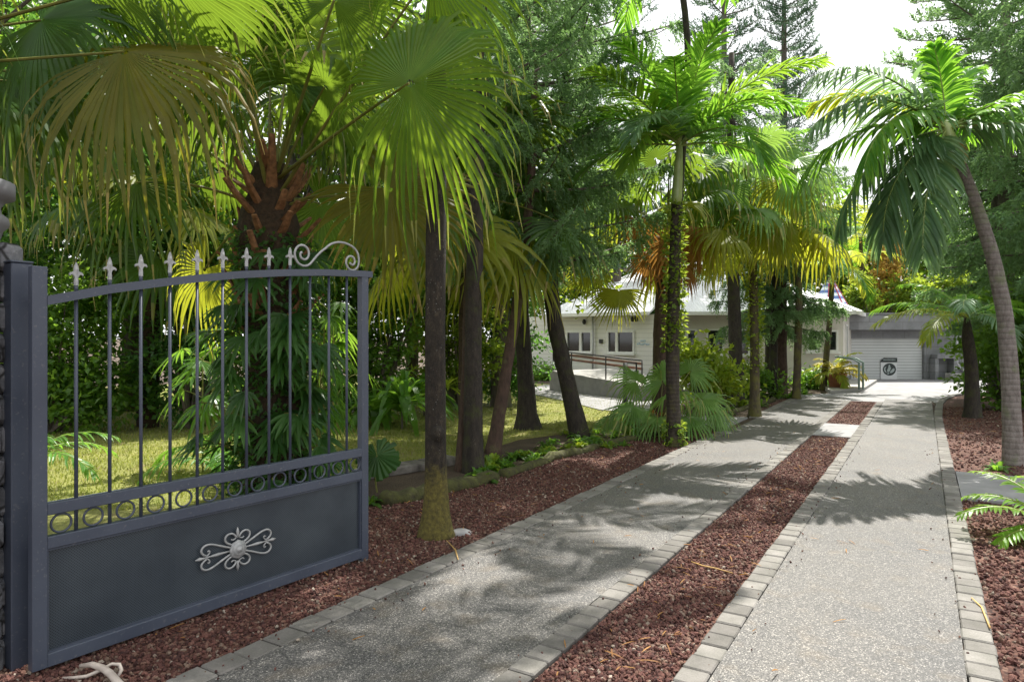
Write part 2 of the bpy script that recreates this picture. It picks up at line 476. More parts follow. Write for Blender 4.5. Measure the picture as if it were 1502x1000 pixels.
def rubble():
    b = NB('rubble_stone'); v = b.pos(); n = b.noise(v, 12, 6)
    vo = b.voro(v, 7, 'DISTANCE_TO_EDGE')
    ce = b.voro(v, 7, 'F1', 'Color'); sc_ = b.n('SeparateColor'); b.l(ce, sc_.inputs[0]); ce = b.ramp(sc_.outputs[0], [(0, (.2,) * 3), (1, (.7,) * 3)])
    col = b.mix(.5, b.ramp(n, [(.3, (.06, .065, .075)), (.7, (.22, .22, .23))]), ce, 'SOFT_LIGHT')
    col = b.mix(b.ramp(vo, [(.02, (1, 1, 1)), (.07, (0, 0, 0))]), col, (.03, .03, .03))
    return b.done(b.princ(col, .9, b.bump(b.mix(.5, vo, n), .9, .05)))
M['rubble'] = rubble()

def soil():
    b = NB('soil'); v = b.pos(); n = b.noise(v, 2.2, 6); n2 = b.noise(v, 45, 5, .7); n3 = b.voro(v, 38, 'F1', 'Color')
    col = b.ramp(n, [(.3, (.045, .030, .020)), (.7, (.11, .078, .052))])
    col = b.mix(.5, col, b.ramp(n2, [(.35, (.35,) * 3), (.75, (1.7, 1.6, 1.5))]), 'MULTIPLY')
    return b.done(b.princ(col, .95, b.bump(n2, .9, .03)))
M['soil'] = soil()
def lawnm():
    b = NB('lawn'); v = b.pos(); n = b.noise(v, .9, 5); n2 = b.noise(v, 38, 5, .75); n3 = b.noise(v, 4, 5)
    col = b.ramp(n, [(.3, (.19, .215, .045)), (.7, (.29, .285, .08))])
    col = b.mix(b.ramp(n3, [(.55, (0, 0, 0)), (.68, (.8, .8, .8))]), col, (.20, .145, .075))
    col = b.mix(.65, col, b.ramp(n2, [(.3, (.35,) * 3), (.75, (1.5,) * 3)]), 'MULTIPLY')
    return b.done(b.princ(col, .95, b.bump(n2, .9, .03)))
M['lawn'] = lawnm()
def aggregate():
    b = NB('aggregate'); v = b.pos()
    ce = b.voro(v, 155, 'F1', 'Color'); di = b.voro(v, 155)
    sepr = b.n('SeparateColor'); b.l(ce, sepr.inputs[0])
    stone = b.ramp(sepr.outputs[0], [(0, (.030, .030, .031)), (.45, (.074, .073, .072)), (.8, (.168, .162, .155)), (1, (.42, .40, .37))])
    col = b.mix(b.ramp(di, [(.35, (0, 0, 0)), (.6, (.7, .7, .7))]), stone, (.10, .098, .095))
    n = b.noise(v, 1.1, 5); n2 = b.noise(v, 5, 5)
    col = b.mix(.8, col, b.ramp(n, [(.3, (.66, .66, .68)), (.7, (1.2, 1.15, 1.08))]), 'MULTIPLY')
    col = b.mix(b.ramp(n2, [(.52, (0, 0, 0)), (.8, (.5, .5, .5))]), col, (.15, .115, .075))
    n4 = b.noise(v, .55, 7, .7)
    col = b.mix(b.ramp(n4, [(.5, (0, 0, 0)), (.68, (.55, .55, .55))]), col, (.075, .072, .070))
    return b.done(b.princ(col, .58, b.bump(di, .45, .008), 0, .5))
M['aggregate'] = aggregate()
def paverm():
    b = NB('paver'); v = b.pos(); r = b.attr(); n = b.noise(v, 6, 5); n2 = b.noise(v, 110, 3)
    col = b.ramp(r, [(0, (.130, .122, .114)), (.5, (.170, .161, .150)), (1, (.215, .205, .192))])
    col = b.mix(.8, col, b.ramp(n, [(.3, (.55, .56, .50)), (.7, (1.12, 1.1, 1.08))]), 'MULTIPLY')
    col = b.mix(.5, col, b.ramp(n2, [(.3, (.7,) * 3), (.7, (1.2,) * 3)]), 'MULTIPLY')
    return b.done(b.princ(col, .85, b.bump(n2, .35, .006)))
M['paver'] = paverm()
def lava():
    b = NB('lava_stone'); v = b.pos(); r = b.attr(); n2 = b.noise(v, 170, 3)
    col = b.ramp(r, [(0, (.036, .013, .011)), (.35, (.082, .030, .023)), (.70, (.135, .056, .042)), (.90, (.155, .092, .064)), (.98, (.22, .17, .13)), (1, (.36, .31, .25))])
    col = b.mix(.6, col, b.ramp(n2, [(.3, (.5,) * 3), (.7, (1.35,) * 3)]), 'MULTIPLY')
    return b.done(b.princ(col, .92, b.bump(n2, .8, .006)))
M['lava'] = lava()
def lavabed():
    b = NB('lava_bed'); v = b.pos(); ce = b.voro(v, 52, 'F1', 'Color'); di = b.voro(v, 52)
    sp = b.n('SeparateColor'); b.l(ce, sp.inputs[0])
    col = b.ramp(sp.outputs[0], [(0, (.028, .011, .008)), (.5, (.075, .029, .019)), (.85, (.125, .054, .036)), (1, (.18, .11, .08))])
    n = b.noise(v, 1.0, 5)
    col = b.mix(.8, col, b.ramp(n, [(.3, (.6, .58, .55)), (.7, (1.2, 1.2, 1.2))]), 'MULTIPLY')
    return b.done(b.princ(col, .95, b.bump(di, -1.0, .03)))
M['lava_bed'] = lavabed()

# ------------------------------------------------------------------ the setting: ground, lawn, drive
def sheet(name, poly, m, z, kind='structure'):
    mb = MB(); mb.poly([(p[0], p[1], z) for p in poly]); o = mb.build(name, M[m]); tag(o, kind=kind); return o
sheet('ground', [(-400, -60), (400, -60), (400, 600), (-400, 600)], 'soil', 0.0)
def fan_sheet(name, poly, m, z):     # a thin slab with an upright edge
    mb = MB(); n = len(poly)
    mb.poly([(p[0], p[1], z) for p in poly])
    v = [(p[0], p[1], z) for p in poly] + [(p[0], p[1], -.03) for p in poly]
    mb.add(v, [[n + j, n + (j + 1) % n, (j + 1) % n, j] for j in range(n)])
    o = mb.build(name, M[m]); tag(o, kind='structure'); return o

LAWN = [gr(-60, 850)[:2], gr(280, 790)[:2], gr(420, 725)[:2], gr(540, 692)[:2], gr(690, 668)[:2], gr(760, 645)[:2], gr(860, 632)[:2], gr(960, 610)[:2], A(4.0, 17.5), A(2, 22), A(-3, 24), A(-12, 22), A(-16, 12), A(-9, 6)]
fan_sheet('lawn', LAWN, 'lawn', .030)
def inside(poly, P):
    x, y = P[:, 0], P[:, 1]; c = np.zeros(len(P), bool); n = len(poly)
    for i in range(n):
        x1, y1 = poly[i][:2]; x2, y2 = poly[(i + 1) % n][:2]
        t = ((y1 > y) != (y2 > y)) & (x < (x2 - x1) * (y - y1) / (y2 - y1 + 1e-12) + x1)
        c ^= t
    return c

S0, S1, S2, S3, S4, S5, S6, S7 = -2.88, -2.72, -1.64, -1.50, -0.96, -0.82, .165, .305
STRIP1, STRIP2 = (-1.5, 11.6), (13.3, 18.4)
def rsquad(r0, r1, s0, s1): return [W(r0, s0)[:2], W(r0, s1)[:2], W(r1, s1)[:2], W(r1, s0)[:2]]
REND = 19.3
fan_sheet('driveway_track', rsquad(-3, REND, S1, S2), 'aggregate', .024)
fan_sheet('driveway_track', rsquad(-3, REND, S5, S6), 'aggregate', .024)
fan_sheet('driveway_cross_slab', rsquad(STRIP1[1], STRIP2[0], S2 + .003, S5 - .003), 'path', .027)
fan_sheet('gravel_strip', rsquad(-3, STRIP1[1], S3, S4), 'lava_bed', .010)
fan_sheet('gravel_strip', rsquad(STRIP2[0], STRIP2[1], S3, S4), 'lava_bed', .016)
apron = [W(REND, S0)[:2], W(REND, S6)[:2]]
rc = [gr(1372, 601), gr(1374, 593), gr(1381, 586), gr(1394, 581), gr(1412, 578.5), gr(1440, 577)]
apron = [W(18.4, S2)[:2], W(18.4, S5)[:2], W(REND, S5)[:2], W(REND, S6)[:2]] + [p[:2] for p in rc[1:]] + [A(24, 19), A(24, 40), A(11.4, 40), A(11.4, 22.2), gr(1223, 577)[:2], W(REND, S0)[:2], W(REND, S2)[:2]]
fan_sheet('forecourt', apron, 'path', .021)
# beds of red lava gravel
mossline = [gr(300, 830), gr(540, 745), gr(720, 705), gr(810, 676), gr(900, 652), gr(1000, 632), gr(1035, 627)]
bedL = [W(-3, S0)[:2], W(11.95, S0)[:2]] + [p[:2] for p in mossline[::-1]] + [A(-3.2, 3.0), A(-5, -2)]
fan_sheet('gravel_bed', bedL, 'lava_bed', .008)
bedL2 = [W(13.6, S0)[:2], W(20.2, S0)[:2], gr(1190, 572)[:2], gr(1140, 588)[:2], gr(1100, 607)[:2]]
fan_sheet('gravel_bed', bedL2, 'lava_bed', .008)
bedR = [W(-3, S7)[:2], W(7.75, S7)[:2], W(7.75, 6)[:2], W(-3, 6)[:2]]
fan_sheet('gravel_bed', bedR, 'lava_bed', .008)
bedR2 = [W(9.25, S7)[:2]] + [W(16, S7)[:2]] + [p[:2] for p in rc] + [A(14, 18.8), W(9.25, 8)[:2]]
fan_sheet('gravel_bed', bedR2, 'lava_bed', .008)
fan_sheet('side_slab', rsquad(7.75, 9.25, S7 + .004, 5.5), 'path', .032)
fan_sheet('side_path', [W(11.95, S0 - .004)[:2], W(13.5, S0 - .004)[:2], gr(1050, 612)[:2] + A(-.6, .3), gr(1010, 622)[:2]], 'path', .026)
fan_sheet('garden_path', [gr(782, 571)[:2], gr(800, 566)[:2], gr(870, 575)[:2], gr(1000, 585)[:2], gr(1000, 598)[:2], gr(935, 608)[:2], gr(880, 604)[:2], gr(835, 592)[:2], gr(782, 580)[:2]], 'path', .05)

# paver kerbs
def kerb(name, rows):
    mb = MB()
    for (r0, r1, sa, sb, pitch, ztop) in rows:
        n = int((r1 - r0) / pitch)
        for i in range(n):
            c = W(r0 + (i + .5) * pitch, (sa + sb) / 2 + rng.normal(0, .0025))
            mb.box((c[0], c[1], (ztop - .06) / 2 + rng.normal(0, .0022)), (abs(sb - sa) - .006, pitch - .009, ztop + .06), math.atan2(DN[1], DN[0]) + rng.normal(0, .012), 0, .007)
    o = mb.build(name, M['paver']); tag(o, kind='structure'); return o
kerb('kerb', [(-2, 11.9, S0, S1, .172, .030), (13.55, 19.3, S0, S1, .172, .030)])
kerb('kerb', [(-2, 18.4, S2, S3, .146, .033)])
kerb('kerb', [(-2, 18.4, S4, S5, .146, .033)])
kerb('kerb', [(-2, 15.4, S6, S7, .146, .033)])
mb = MB()
cp = np.array([W(15.4, (S6 + S7) / 2)] + [p + A(DN[0] * .06, DN[1] * .06, 0) for p in rc])
for a, b_ in zip(cp[:-1], cp[1:]):
    L = np.linalg.norm(b_ - a); n = max(1, int(L / .16)); an = math.atan2(b_[1] - a[1], b_[0] - a[0])
    for i in range(n):
        c = a + (b_ - a) * (i + .5) / n
        mb.box((c[0], c[1], .0), (L / n - .008, .14, .082), an, 0, .007)
tag(mb.build('kerb', M['paver']), kind='structure')

# loose lava stones
ICO = None
def ico():
    t = (1 + 5 ** .5) / 2
    v = nrm(np.array([(-1, t, 0), (1, t, 0), (-1, -t, 0), (1, -t, 0), (0, -1, t), (0, 1, t), (0, -1, -t), (0, 1, -t), (t, 0, -1), (t, 0, 1), (-t, 0, -1), (-t, 0, 1)], float))
    f = np.array([(0,11,5),(0,5,1),(0,1,7),(0,7,10),(0,10,11),(1,5,9),(5,11,4),(11,10,2),(10,7,6),(7,1,8),(3,9,4),(3,4,2),(3,2,6),(3,6,8),(3,8,9),(4,9,5),(2,4,11),(6,2,10),(8,6,7),(9,8,1)])
    return v, f
def stones(name, P, size, label, zb=.008, big=1.0):
    n = len(P); v, f = ico()
    sc = size * (0.55 + .9 * rng.random(n) ** 1.6)
    q = rng.normal(size=(n, 4)); q /= np.linalg.norm(q, axis=1)[:, None]
    w_, x, y, z = q.T
    R = np.stack([1-2*(y*y+z*z), 2*(x*y-z*w_), 2*(x*z+y*w_), 2*(x*y+z*w_), 1-2*(x*x+z*z), 2*(y*z-x*w_), 2*(x*z-y*w_), 2*(y*z+x*w_), 1-2*(x*x+y*y)], 1).reshape(n, 3, 3)
    an = np.stack([1 + .35 * rng.random(n), .65 + .4 * rng.random(n), .55 + .3 * rng.random(n)], 1)
    vv = v[None] * (.72 + .5 * rng.random((n, 12, 1))) * an[:, None]
    vv = np.einsum('nij,nkj->nki', R, vv) * sc[:, None, None]
    vv[..., 0] += P[:, None, 0]; vv[..., 1] += P[:, None, 1]
    vv[..., 2] += (zb + sc * (.1 + .6 * rng.random(n)))[:, None]
    ff = f[None] + (np.arange(n) * 12)[:, None, None]
    mb = MB(); mb.add(vv.reshape(-1, 3), ff.reshape(-1, 3), 0, np.repeat(rng.random(n), 20))
    o = mb.build(name, M['lava']); tag(o, label, None, kind='stuff'); return o
def scat(n, r0, r1, s0, s1, pw=1.0, poly=None):
    r = r0 + (r1 - r0) * rng.random(n) ** pw; s = s0 + (s1 - s0) * rng.random(n)
    P = np.stack([DD[0] * r + DN[0] * s, DD[1] * r + DN[1] * s], 1)
    if poly is not None: P = P[inside(poly, P)]
    return P
stones('lava_gravel', np.concatenate([scat(27000, 1.6, 11.55, S3 + .015, S4 - .015, 1.5), scat(3000, 13.35, 18.3, S3 + .02, S4 - .02)]), .0108, 'red brown lava gravel filling the strip between the two drive tracks', .012)
stones('lava_gravel', np.concatenate([scat(54000, 1.4, 12, -5.2, S0 - .01, 1.6, bedL), scat(1500, 13.6, 20, -5, S0 - .01, 1, bedL2)]), .0102, 'dark red lava gravel covering the shaded bed beside the gate')
stones('lava_gravel', np.concatenate([scat(13000, 3.2, 7.7, S7 + .01, 2.4, 1.0, bedR), scat(11000, 9.3, 18, S7 + .01, 4.5, 1.0, bedR2)]), .014, 'reddish lava gravel in the bed right of the drive')

stones('spilled_gravel', np.concatenate([scat(150, 1.8, 11, S0, S0 + .35, 1.3), scat(80, 1.8, 11, S2 - .12, S3), scat(80, 1.8, 11, S4, S5 + .12), scat(60, 3, 11, S6 - .15, S7)]), .007, 'stray lava stones scattered over the paver kerbs', .03)
# grass blades on the lawn
def blades(name, n, poly, label, hmin, hmax, mat, z):
    P = np.stack([rng.uniform(-12, 5, n), rng.uniform(6, 20, n)], 1)
    keep = rng.random(n) < np.clip((9.0 / P[:, 1]) ** 2, 0, 1)
    P = P[keep & inside(poly, P)]
    n = len(P); h = rng.uniform(hmin, hmax, n); a = rng.random(n) * 2 * PI; wd = h * .16
    ln = rng.normal(0, .35, (n, 2)) * h[:, None]
    b0 = np.stack([P[:, 0] - np.cos(a) * wd, P[:, 1] - np.sin(a) * wd, np.full(n, z)], 1)
    b1 = np.stack([P[:, 0] + np.cos(a) * wd, P[:, 1] + np.sin(a) * wd, np.full(n, z)], 1)
    tp = np.stack([P[:, 0] + ln[:, 0], P[:, 1] + ln[:, 1], z + h], 1)
    v = np.stack([b0, b1, tp], 1).reshape(-1, 3)
    mb = MB(); mb.add(v, np.arange(n * 3).reshape(-1, 3), 0, rng.random(n))
    tag(mb.build(name, M[mat]), label, None, kind='stuff')
blades('grass', 260000, LAWN, 'short yellow green lawn grass behind the gate and trunks', .018, .05, 'grassblade', .028)

# ------------------------------------------------------------------ foliage generators
UP = A(0, 0, 1)
def add_leaves(mb, P, D, N, L, Wd, mat=0, fold=.25, rnd=None):
    """folded diamond leaves"""
    n = len(P); D = nrm(D); S = nrm(np.cross(D, N)); N2 = nrm(np.cross(S, D))
    L = np.broadcast_to(L, n)[:, None]; Wd = np.broadcast_to(Wd, n)[:, None]
    mid = P + D * L * .45 - N2 * Wd * fold
    tip = P + D * L - N2 * L * .12
    v = np.stack([P, mid + S * Wd + N2 * Wd * fold * 1.6, tip, mid - S * Wd + N2 * Wd * fold * 1.6], 1)
    i = np.arange(n)[:, None] * 4
    f = np.concatenate([i + np.array([[0, 1, 2]]), i + np.array([[0, 2, 3]])])
    r = rng.random(n) if rnd is None else rnd
    mb.add(v.reshape(-1, 3), f, mat, np.concatenate([r, r]))
def add_strips(mb, P, D, N, L, Wd, droop, ns=4, mat=0, rnd=None, prof=None, fold=0.0):
    """long leaves that bend down under gravity"""
    n = len(P)
    if n == 0: return
    D = nrm(D); S = nrm(np.cross(D, N))
    L = np.broadcast_to(L, n); Wd = np.broadcast_to(Wd, n); droop = np.broadcast_to(droop, n)
    t = np.linspace(0, 1, ns + 1)
    if prof is None: prof = np.interp(t, [0, .2, .55, .85, 1], [.55, .95, 1, .55, .04])
    hang = (droop[:, None] * t[None] ** 2)
    shr = 1 - .22 * np.clip(hang, 0, 2)
    C = P[:, None] + D[:, None] * (L[:, None] * t[None] * shr)[..., None]
    C[..., 2] -= hang * L[:, None]
    wv = (Wd[:, None] * prof[None])[..., None] * S[:, None]
    if fold:
        NN = nrm(np.cross(S, D))
        lift = (Wd[:, None] * prof[None] * fold)[..., None] * NN[:, None]
        v = np.stack([C - wv + lift, C, C + wv + lift], 2)
        k = 3
    else:
        v = np.stack([C - wv, C + wv], 2); k = 2
    i = (np.arange(n) * (ns + 1) * k)[:, None, None]; j = (np.arange(ns) * k)[None, :, None]
    q = [i + j + np.array([[[c, c + 1, k + c + 1, k + c]]]) for c in range(k - 1)]
    f = np.concatenate([x.reshape(-1, 4) for x in q])
    r = rng.random(n) if rnd is None else np.broadcast_to(rnd, n)
    r = np.concatenate([np.repeat(r, ns)] * (k - 1))
    mb.add(v.reshape(-1, 3), f, mat, r)

def fan_blade(mb, hub, fwd, normal, R, N=44, spread=150, split=.55, droop=.5, mat=0, bowl=.12, tone=.5, vfold=None):
    if vfold is None: vfold = rng.uniform(.1, .38)
    fwd = nrm(np.asarray(fwd, float)); nr = np.asarray(normal, float)
    nr = nrm(nr - fwd * np.dot(nr, fwd)); lat = np.cross(nr, fwd)
    th = np.linspace(-rad(spread), rad(spread), N); dth = th[1] - th[0]
    dirs = np.cos(th)[:, None] * fwd + np.sin(th)[:, None] * lat
    s = np.array([.03, .28, split * .75, split, split + (1 - split) * .35, split + (1 - split) * .7, 1.0])
    Ri = R * (.80 + .2 * np.cos(th * .55)) * (1 + rng.normal(0, .075, N))
    x = np.clip((s - split) / (1 - split), 0, 1)
    dr = droop * (1 + rng.normal(0, .22, N))
    hang = dr[:, None] * x[None] ** 1.7 * (1 - split)
    shr = s[None] - hang * .45 * x[None]
    C = hub + dirs[:, None] * (Ri[:, None] * shr)[..., None] - nr * (bowl * R * s ** 2)[None, :, None]
    C = C - nr * (np.abs(np.sin(th)) * Ri * vfold)[:, None, None] * s[None, :, None]
    C[..., 2] -= hang * Ri[:, None] * 1.15
    C = C + (rng.normal(0, .035, (N, 1, 3)) * R * (x[None, :, None] ** 2))
    wd = np.where(s <= split, s, split * np.clip(1 - x, .03, 1) ** .75)
    wd = wd[None] * Ri[:, None] * math.tan(dth / 2) * 1.02
    tan = np.cross(nr, dirs)
    wv = wd[..., None] * tan[:, None]; pl = (wd * .55)[..., None] * nr
    v = np.stack([C - wv, C + pl, C + wv], 2)
    ns = len(s) - 1
    i = (np.arange(N) * (ns + 1) * 3)[:, None, None]; j = (np.arange(ns) * 3)[None, :, None]
    f = np.concatenate([(i + j + np.array([[[c, c + 1, 3 + c + 1, 3 + c]]])).reshape(-1, 4) for c in (0, 1)])
    r = np.clip(tone + rng.normal(0, .22, N), 0, .8)
    rr = np.repeat(r[:, None], ns, 1); rr[:, -1] = np.where(rng.random(N) < .6, 1.0, r); rr[:, -2] = np.where(rng.random(N) < .15, .93, rr[:, -2])
    rr = rr.ravel(); mb.add(v.reshape(-1, 3), f, mat, np.concatenate([rr, rr]))
def bez(a, b_, c, n=9):
    t = np.linspace(0, 1, n)[:, None]
    return (1 - t) ** 2 * a + 2 * t * (1 - t) * b_ + t ** 2 * c
def fan_frond(parent, start, hub, fwd, normal, R, mat, N=44, spread=150, split=.55, droop=.5, arch=.25, bowl=.12, tone=None, pr=.02, vfold=None):
    mb = MB(); start = np.asarray(start, float); hub = np.asarray(hub, float)
    L = np.linalg.norm(hub - start)
    mid = (start + hub) / 2 + UP * arch * L
    mb.tube(bez(start, mid, hub), np.linspace(pr, pr * .5, 9), 6, 1, flat=.7)
    fan_blade(mb, hub, fwd, normal, R, N, spread, split, droop, 0, bowl, rng.uniform(.3, .8) if tone is None else tone, vfold)
    return mb.build('frond', [M[mat], M['petiole']], parent)
def auto_fronds(parent, top, n, pl, R, mats, N=30, e0=75, e1=-40, droop=.6, seed=1, az0=0, skip=None, ring=.08):
    r_ = np.random.default_rng(seed)
    for i in range(n):
        az = az0 + i * 2.399963 + r_.normal(0, .15); f = i / max(1, n - 1)
        el = rad(e0 + (e1 - e0) * f + r_.normal(0, 6))
        if skip is not None and skip(az, el): continue
        d = A(math.cos(az) * math.cos(el), math.sin(az) * math.cos(el), math.sin(el))
        L = pl * r_.uniform(.85, 1.15)
        hd = A(math.cos(az), math.sin(az), 0)
        st = np.asarray(top) + hd * ring * .6 - UP * .30 * f
        hub = st + d * L - UP * .10 * L
        fw = nrm(d * .8 - UP * (.35 + .3 * f) + hd * .2)
        nn = nrm(UP + hd * .4 + r_.normal(0, .35, 3))
        m = mats[min(len(mats) - 1, int(f ** 1.3 * len(mats)))] if isinstance(mats, list) else mats
        fan_frond(parent, st, hub, fw, nn, R * r_.uniform(.85, 1.1), m, N, 145, r_.uniform(.48, .6), droop * r_.uniform(.8, 1.3), .12, tone=r_.uniform(.25, .8))

def pin_frond(parent, base, az, L, e0, bend, mat, nl=34, ll=.42, wl=.022, vee=25, droop=.35, K=16, stalk=.1, twist=0.0, slant=(68, 28), build=True, mb=None, rmat='rachis', ns=4, seed=None, side=0.0):
    own = mb is None
    if own: mb = MB()
    base = np.asarray(base, float)
    t = np.linspace(0, 1, K); el = e0 - bend * t ** 1.2
    azs = az + side * t ** 1.5
    step = L / (K - 1)
    dv = np.stack([np.cos(azs) * np.cos(el), np.sin(azs) * np.cos(el), np.sin(el)], 1)
    pts = base + np.concatenate([[np.zeros(3)], np.cumsum(dv[:-1] * step, 0)])
    mb.tube(pts, np.linspace(.016, .004, K) * (L / 1.8) ** .5, 5, 1)
    tl = np.linspace(stalk, .985, nl)
    for sgn in (-1, 1):
        tt = np.clip(tl + rng.normal(0, .004, nl), 0, 1)
        P = np.stack([np.interp(tt, t, pts[:, c]) for c in range(3)], 1)
        T = nrm(np.stack([np.interp(tt, t, dv[:, c]) for c in range(3)], 1))
        a_ = az + side * tt ** 1.5
        S = np.stack([-np.sin(a_), np.cos(a_), np.zeros(nl)], 1)
        U = np.cross(T, S)
        if twist:
            S, U = S * math.cos(twist) + U * math.sin(twist), U * math.cos(twist) - S * math.sin(twist)
        al = np.radians(np.interp(tt, [0, 1], slant) + rng.normal(0, 4, nl)); vv = np.radians(vee + rng.normal(0, 5, nl))
        D = T * np.cos(al)[:, None] + (S * (sgn * np.cos(vv))[:, None] + U * np.sin(vv)[:, None]) * np.sin(al)[:, None]
        lp = ll * np.interp(tt, [0, .12, .35, .7, .92, 1], [.45, .75, 1, .92, .6, .35]) * (1 + rng.normal(0, .07, nl))
        add_strips(mb, P, D, U, lp, wl * (.85 + .3 * rng.random(nl)), droop * (1 + rng.normal(0, .25, nl)), ns, 0, fold=.35)
    if own: return mb.build('frond', [M[mat], M[rmat]], parent)

def needle_branches(mb, wood, trunk_pts, zs, nb, blen, e0, upturn, cord, cdroop, dens, nlen, nwid, nn, seed, azspan=None, cr=.03, cpm=16, tipup=.0, mat=0, k=6):
    """whorls of boughs carrying drooping cords of needles (araucaria habit)"""
    r_ = np.random.default_rng(seed); tp = np.asarray(trunk_pts)
    for wi, z in enumerate(zs):
        c = np.array([np.interp(z, tp[:, 2], tp[:, 0]), np.interp(z, tp[:, 2], tp[:, 1]), z])
        n_ = nb if np.isscalar(nb) else nb(z)
        a0 = r_.random() * 2 * PI
        for b_ in range(n_):
            az = a0 + b_ * 2 * PI / n_ + r_.normal(0, .18)
            if azspan and not azspan(az % (2 * PI)): continue
            L = blen(z) * r_.uniform(.75, 1.1)
            K = 10; t = np.linspace(0, 1, K)
            el = rad(e0(z) if callable(e0) else e0) + rad(r_.normal(0, 6)) + rad(upturn) * (t ** 2)
            dv = np.stack([math.cos(az) * np.cos(el), math.sin(az) * np.cos(el), np.sin(el)], 1)
            pts = c + np.concatenate([[np.zeros(3)], np.cumsum(dv[:-1] * L / (K - 1), 0)])
            wood.tube(pts, np.linspace(cr, cr * .25, K) * (L / 2) ** .5, 4, 1, cap=False)
            nc = max(4, int(L * cpm)); tt = .18 + .82 * np.sort(r_.random(nc * 2)); tt = np.clip(tt, 0, 1)
            P = np.stack([np.interp(tt, t, pts[:, i]) for i in range(3)], 1)
            T = nrm(np.stack([np.interp(tt, t, dv[:, i]) for i in range(3)], 1))
            S = A(-math.sin(az), math.cos(az), 0); sg = np.where(np.arange(nc * 2) % 2, 1, -1)
            U = np.cross(T, S)
            D = nrm(T * r_.uniform(.25, .8, (nc * 2, 1)) + S * (sg * r_.uniform(.6, 1, nc * 2))[:, None] + U * (r_.uniform(-.2, .35, nc * 2) + tipup)[:, None])
            cl = cord * r_.uniform(.6, 1.15, nc * 2) * np.interp(tt, [0, .3, .8, 1], [.7, 1, .9, .45])
            # needles along the cord
            u = (np.arange(nn) + .5) / nn
            hang = cdroop * u[None] ** 1.6
            C = P[:, None] + D[:, None] * (cl[:, None] * u[None] * (1 - .2 * hang))[..., None]
            C[..., 2] -= hang * cl[:, None]
            ax = D[:, None] - UP * (1.6 * cdroop * u ** .6)[None, :, None] * .9
            ax = nrm(ax)
            C = np.repeat(C.reshape(-1, 3), dens, 0); ax = np.repeat(ax.reshape(-1, 3), dens, 0)
            rd_ = nrm(r_.normal(size=C.shape)); dr = nrm(ax * 1.0 + rd_ * .75)
            add_leaves(mb, C, dr, nrm(r_.normal(size=C.shape)), nlen * r_.uniform(.7, 1.2, len(C)), nwid, mat, .1, np.repeat(np.clip(r_.normal(.5, .25, nc * 2), 0, 1), nn * dens))

def leaf_crown(mb, blobs, ncl, nper, L, Wd, clr, seed, flat=.6, mat=0, up=.35, wood=None, root=None):
    """leaf clumps spread through ellipsoids, denser towards the outside"""
    r_ = np.random.default_rng(seed)
    vol = np.array([b_[3] * b_[4] * b_[5] for b_ in blobs]) ** .75; vol /= vol.sum()
    for (x, y, z, rx, ry, rz), fr in zip(blobs, vol):
        n = max(3, int(ncl * fr)); d = nrm(r_.normal(size=(n, 3))); rr = r_.random(n) ** .42
        C = A(x, y, z) + d * rr[:, None] * A(rx, ry, rz)
        if wood is not None and root is not None:
            for c in C[:: max(1, n // 7)]:
                rt = np.asarray(root, float)
                m = (rt + c) / 2 + A(0, 0, -.1 * abs(c[2] - rt[2]))
                wood.tube(bez(rt, m, c, 6), np.linspace(.05, .012, 6) * (rz / 1.5) ** .5, 5, 1, cap=False)
        od = nrm(C - A(x, y, z - .3 * rz))
        cs = clr * r_.uniform(.6, 1.35, n)
        tone = np.clip(r_.normal(.5, .22, n), 0, 1)
        P = np.repeat(C, nper, 0) + r_.normal(size=(n * nper, 3)) * np.repeat(cs, nper)[:, None] * A(1, 1, flat)
        D = nrm(np.repeat(od, nper, 0) * .6 + r_.normal(size=P.shape) * .8 - UP * .25)
        N = nrm(UP * 1.0 + np.repeat(od, nper, 0) * up + r_.normal(size=P.shape) * .55)
        add_leaves(mb, P, D, N, L * r_.uniform(.65, 1.25, len(P)), Wd * r_.uniform(.8, 1.2, len(P)), mat, .25, np.clip(np.repeat(tone, nper) + r_.normal(0, .15, len(P)), 0, 1))

def trunk_mesh(pts, radii, mat, parent, k=14, wob=.10, n=26, name='trunk', flare=0.0):
    pts = np.asarray(pts, float); t = np.linspace(0, 1, len(pts)); tt = np.linspace(0, 1, n) ** 1.25
    P = np.stack([np.interp(tt, t, pts[:, c]) for c in range(3)], 1)
    for _ in range(2): P[1:-1] = (P[:-2] + 2 * P[1:-1] + P[2:]) / 4
    R = np.interp(tt, np.linspace(0, 1, len(radii)), radii)
    if flare: 
        zz = P[:, 2] - P[0, 2]; R = R * (1 + flare * np.exp(-zz / .19))
    mb = MB(); mb.tube(P, R, k, 0, True, wob)
    return mb.build(name, M[mat], parent, True)

def broad_tree(name, label, group, base, H, blobs, mat, seed, ncl=260, nper=46, L=.16, Wd=.05, clr=.32, tr=.14, cat='tree', bk='bark_wood'):
    t = thing(name, label, cat, base, group)
    base = np.asarray(base, float)
    top = A(base[0], base[1], H * .62)
    tm = MB(); tm.tube([base - UP * .05, base + (top - base) * .5 + A(.1, .05, 0), top], [tr * 1.3, tr, tr * .6], 10, 1, wob=.1)
    cm = MB()
    leaf_crown(cm, blobs, ncl, nper, L, Wd, clr, seed, wood=tm, root=base + (top - base) * .55)
    tm.build('trunk', [M[bk], M[bk]], t, True); cm.build('crown', M[mat], t)
    return t


def lb(mb, name, mats, parent, smooth=False):       # parts modelled in their thing's own axes
    o = mb.build(name, mats, None, smooth); o.parent = parent; return o

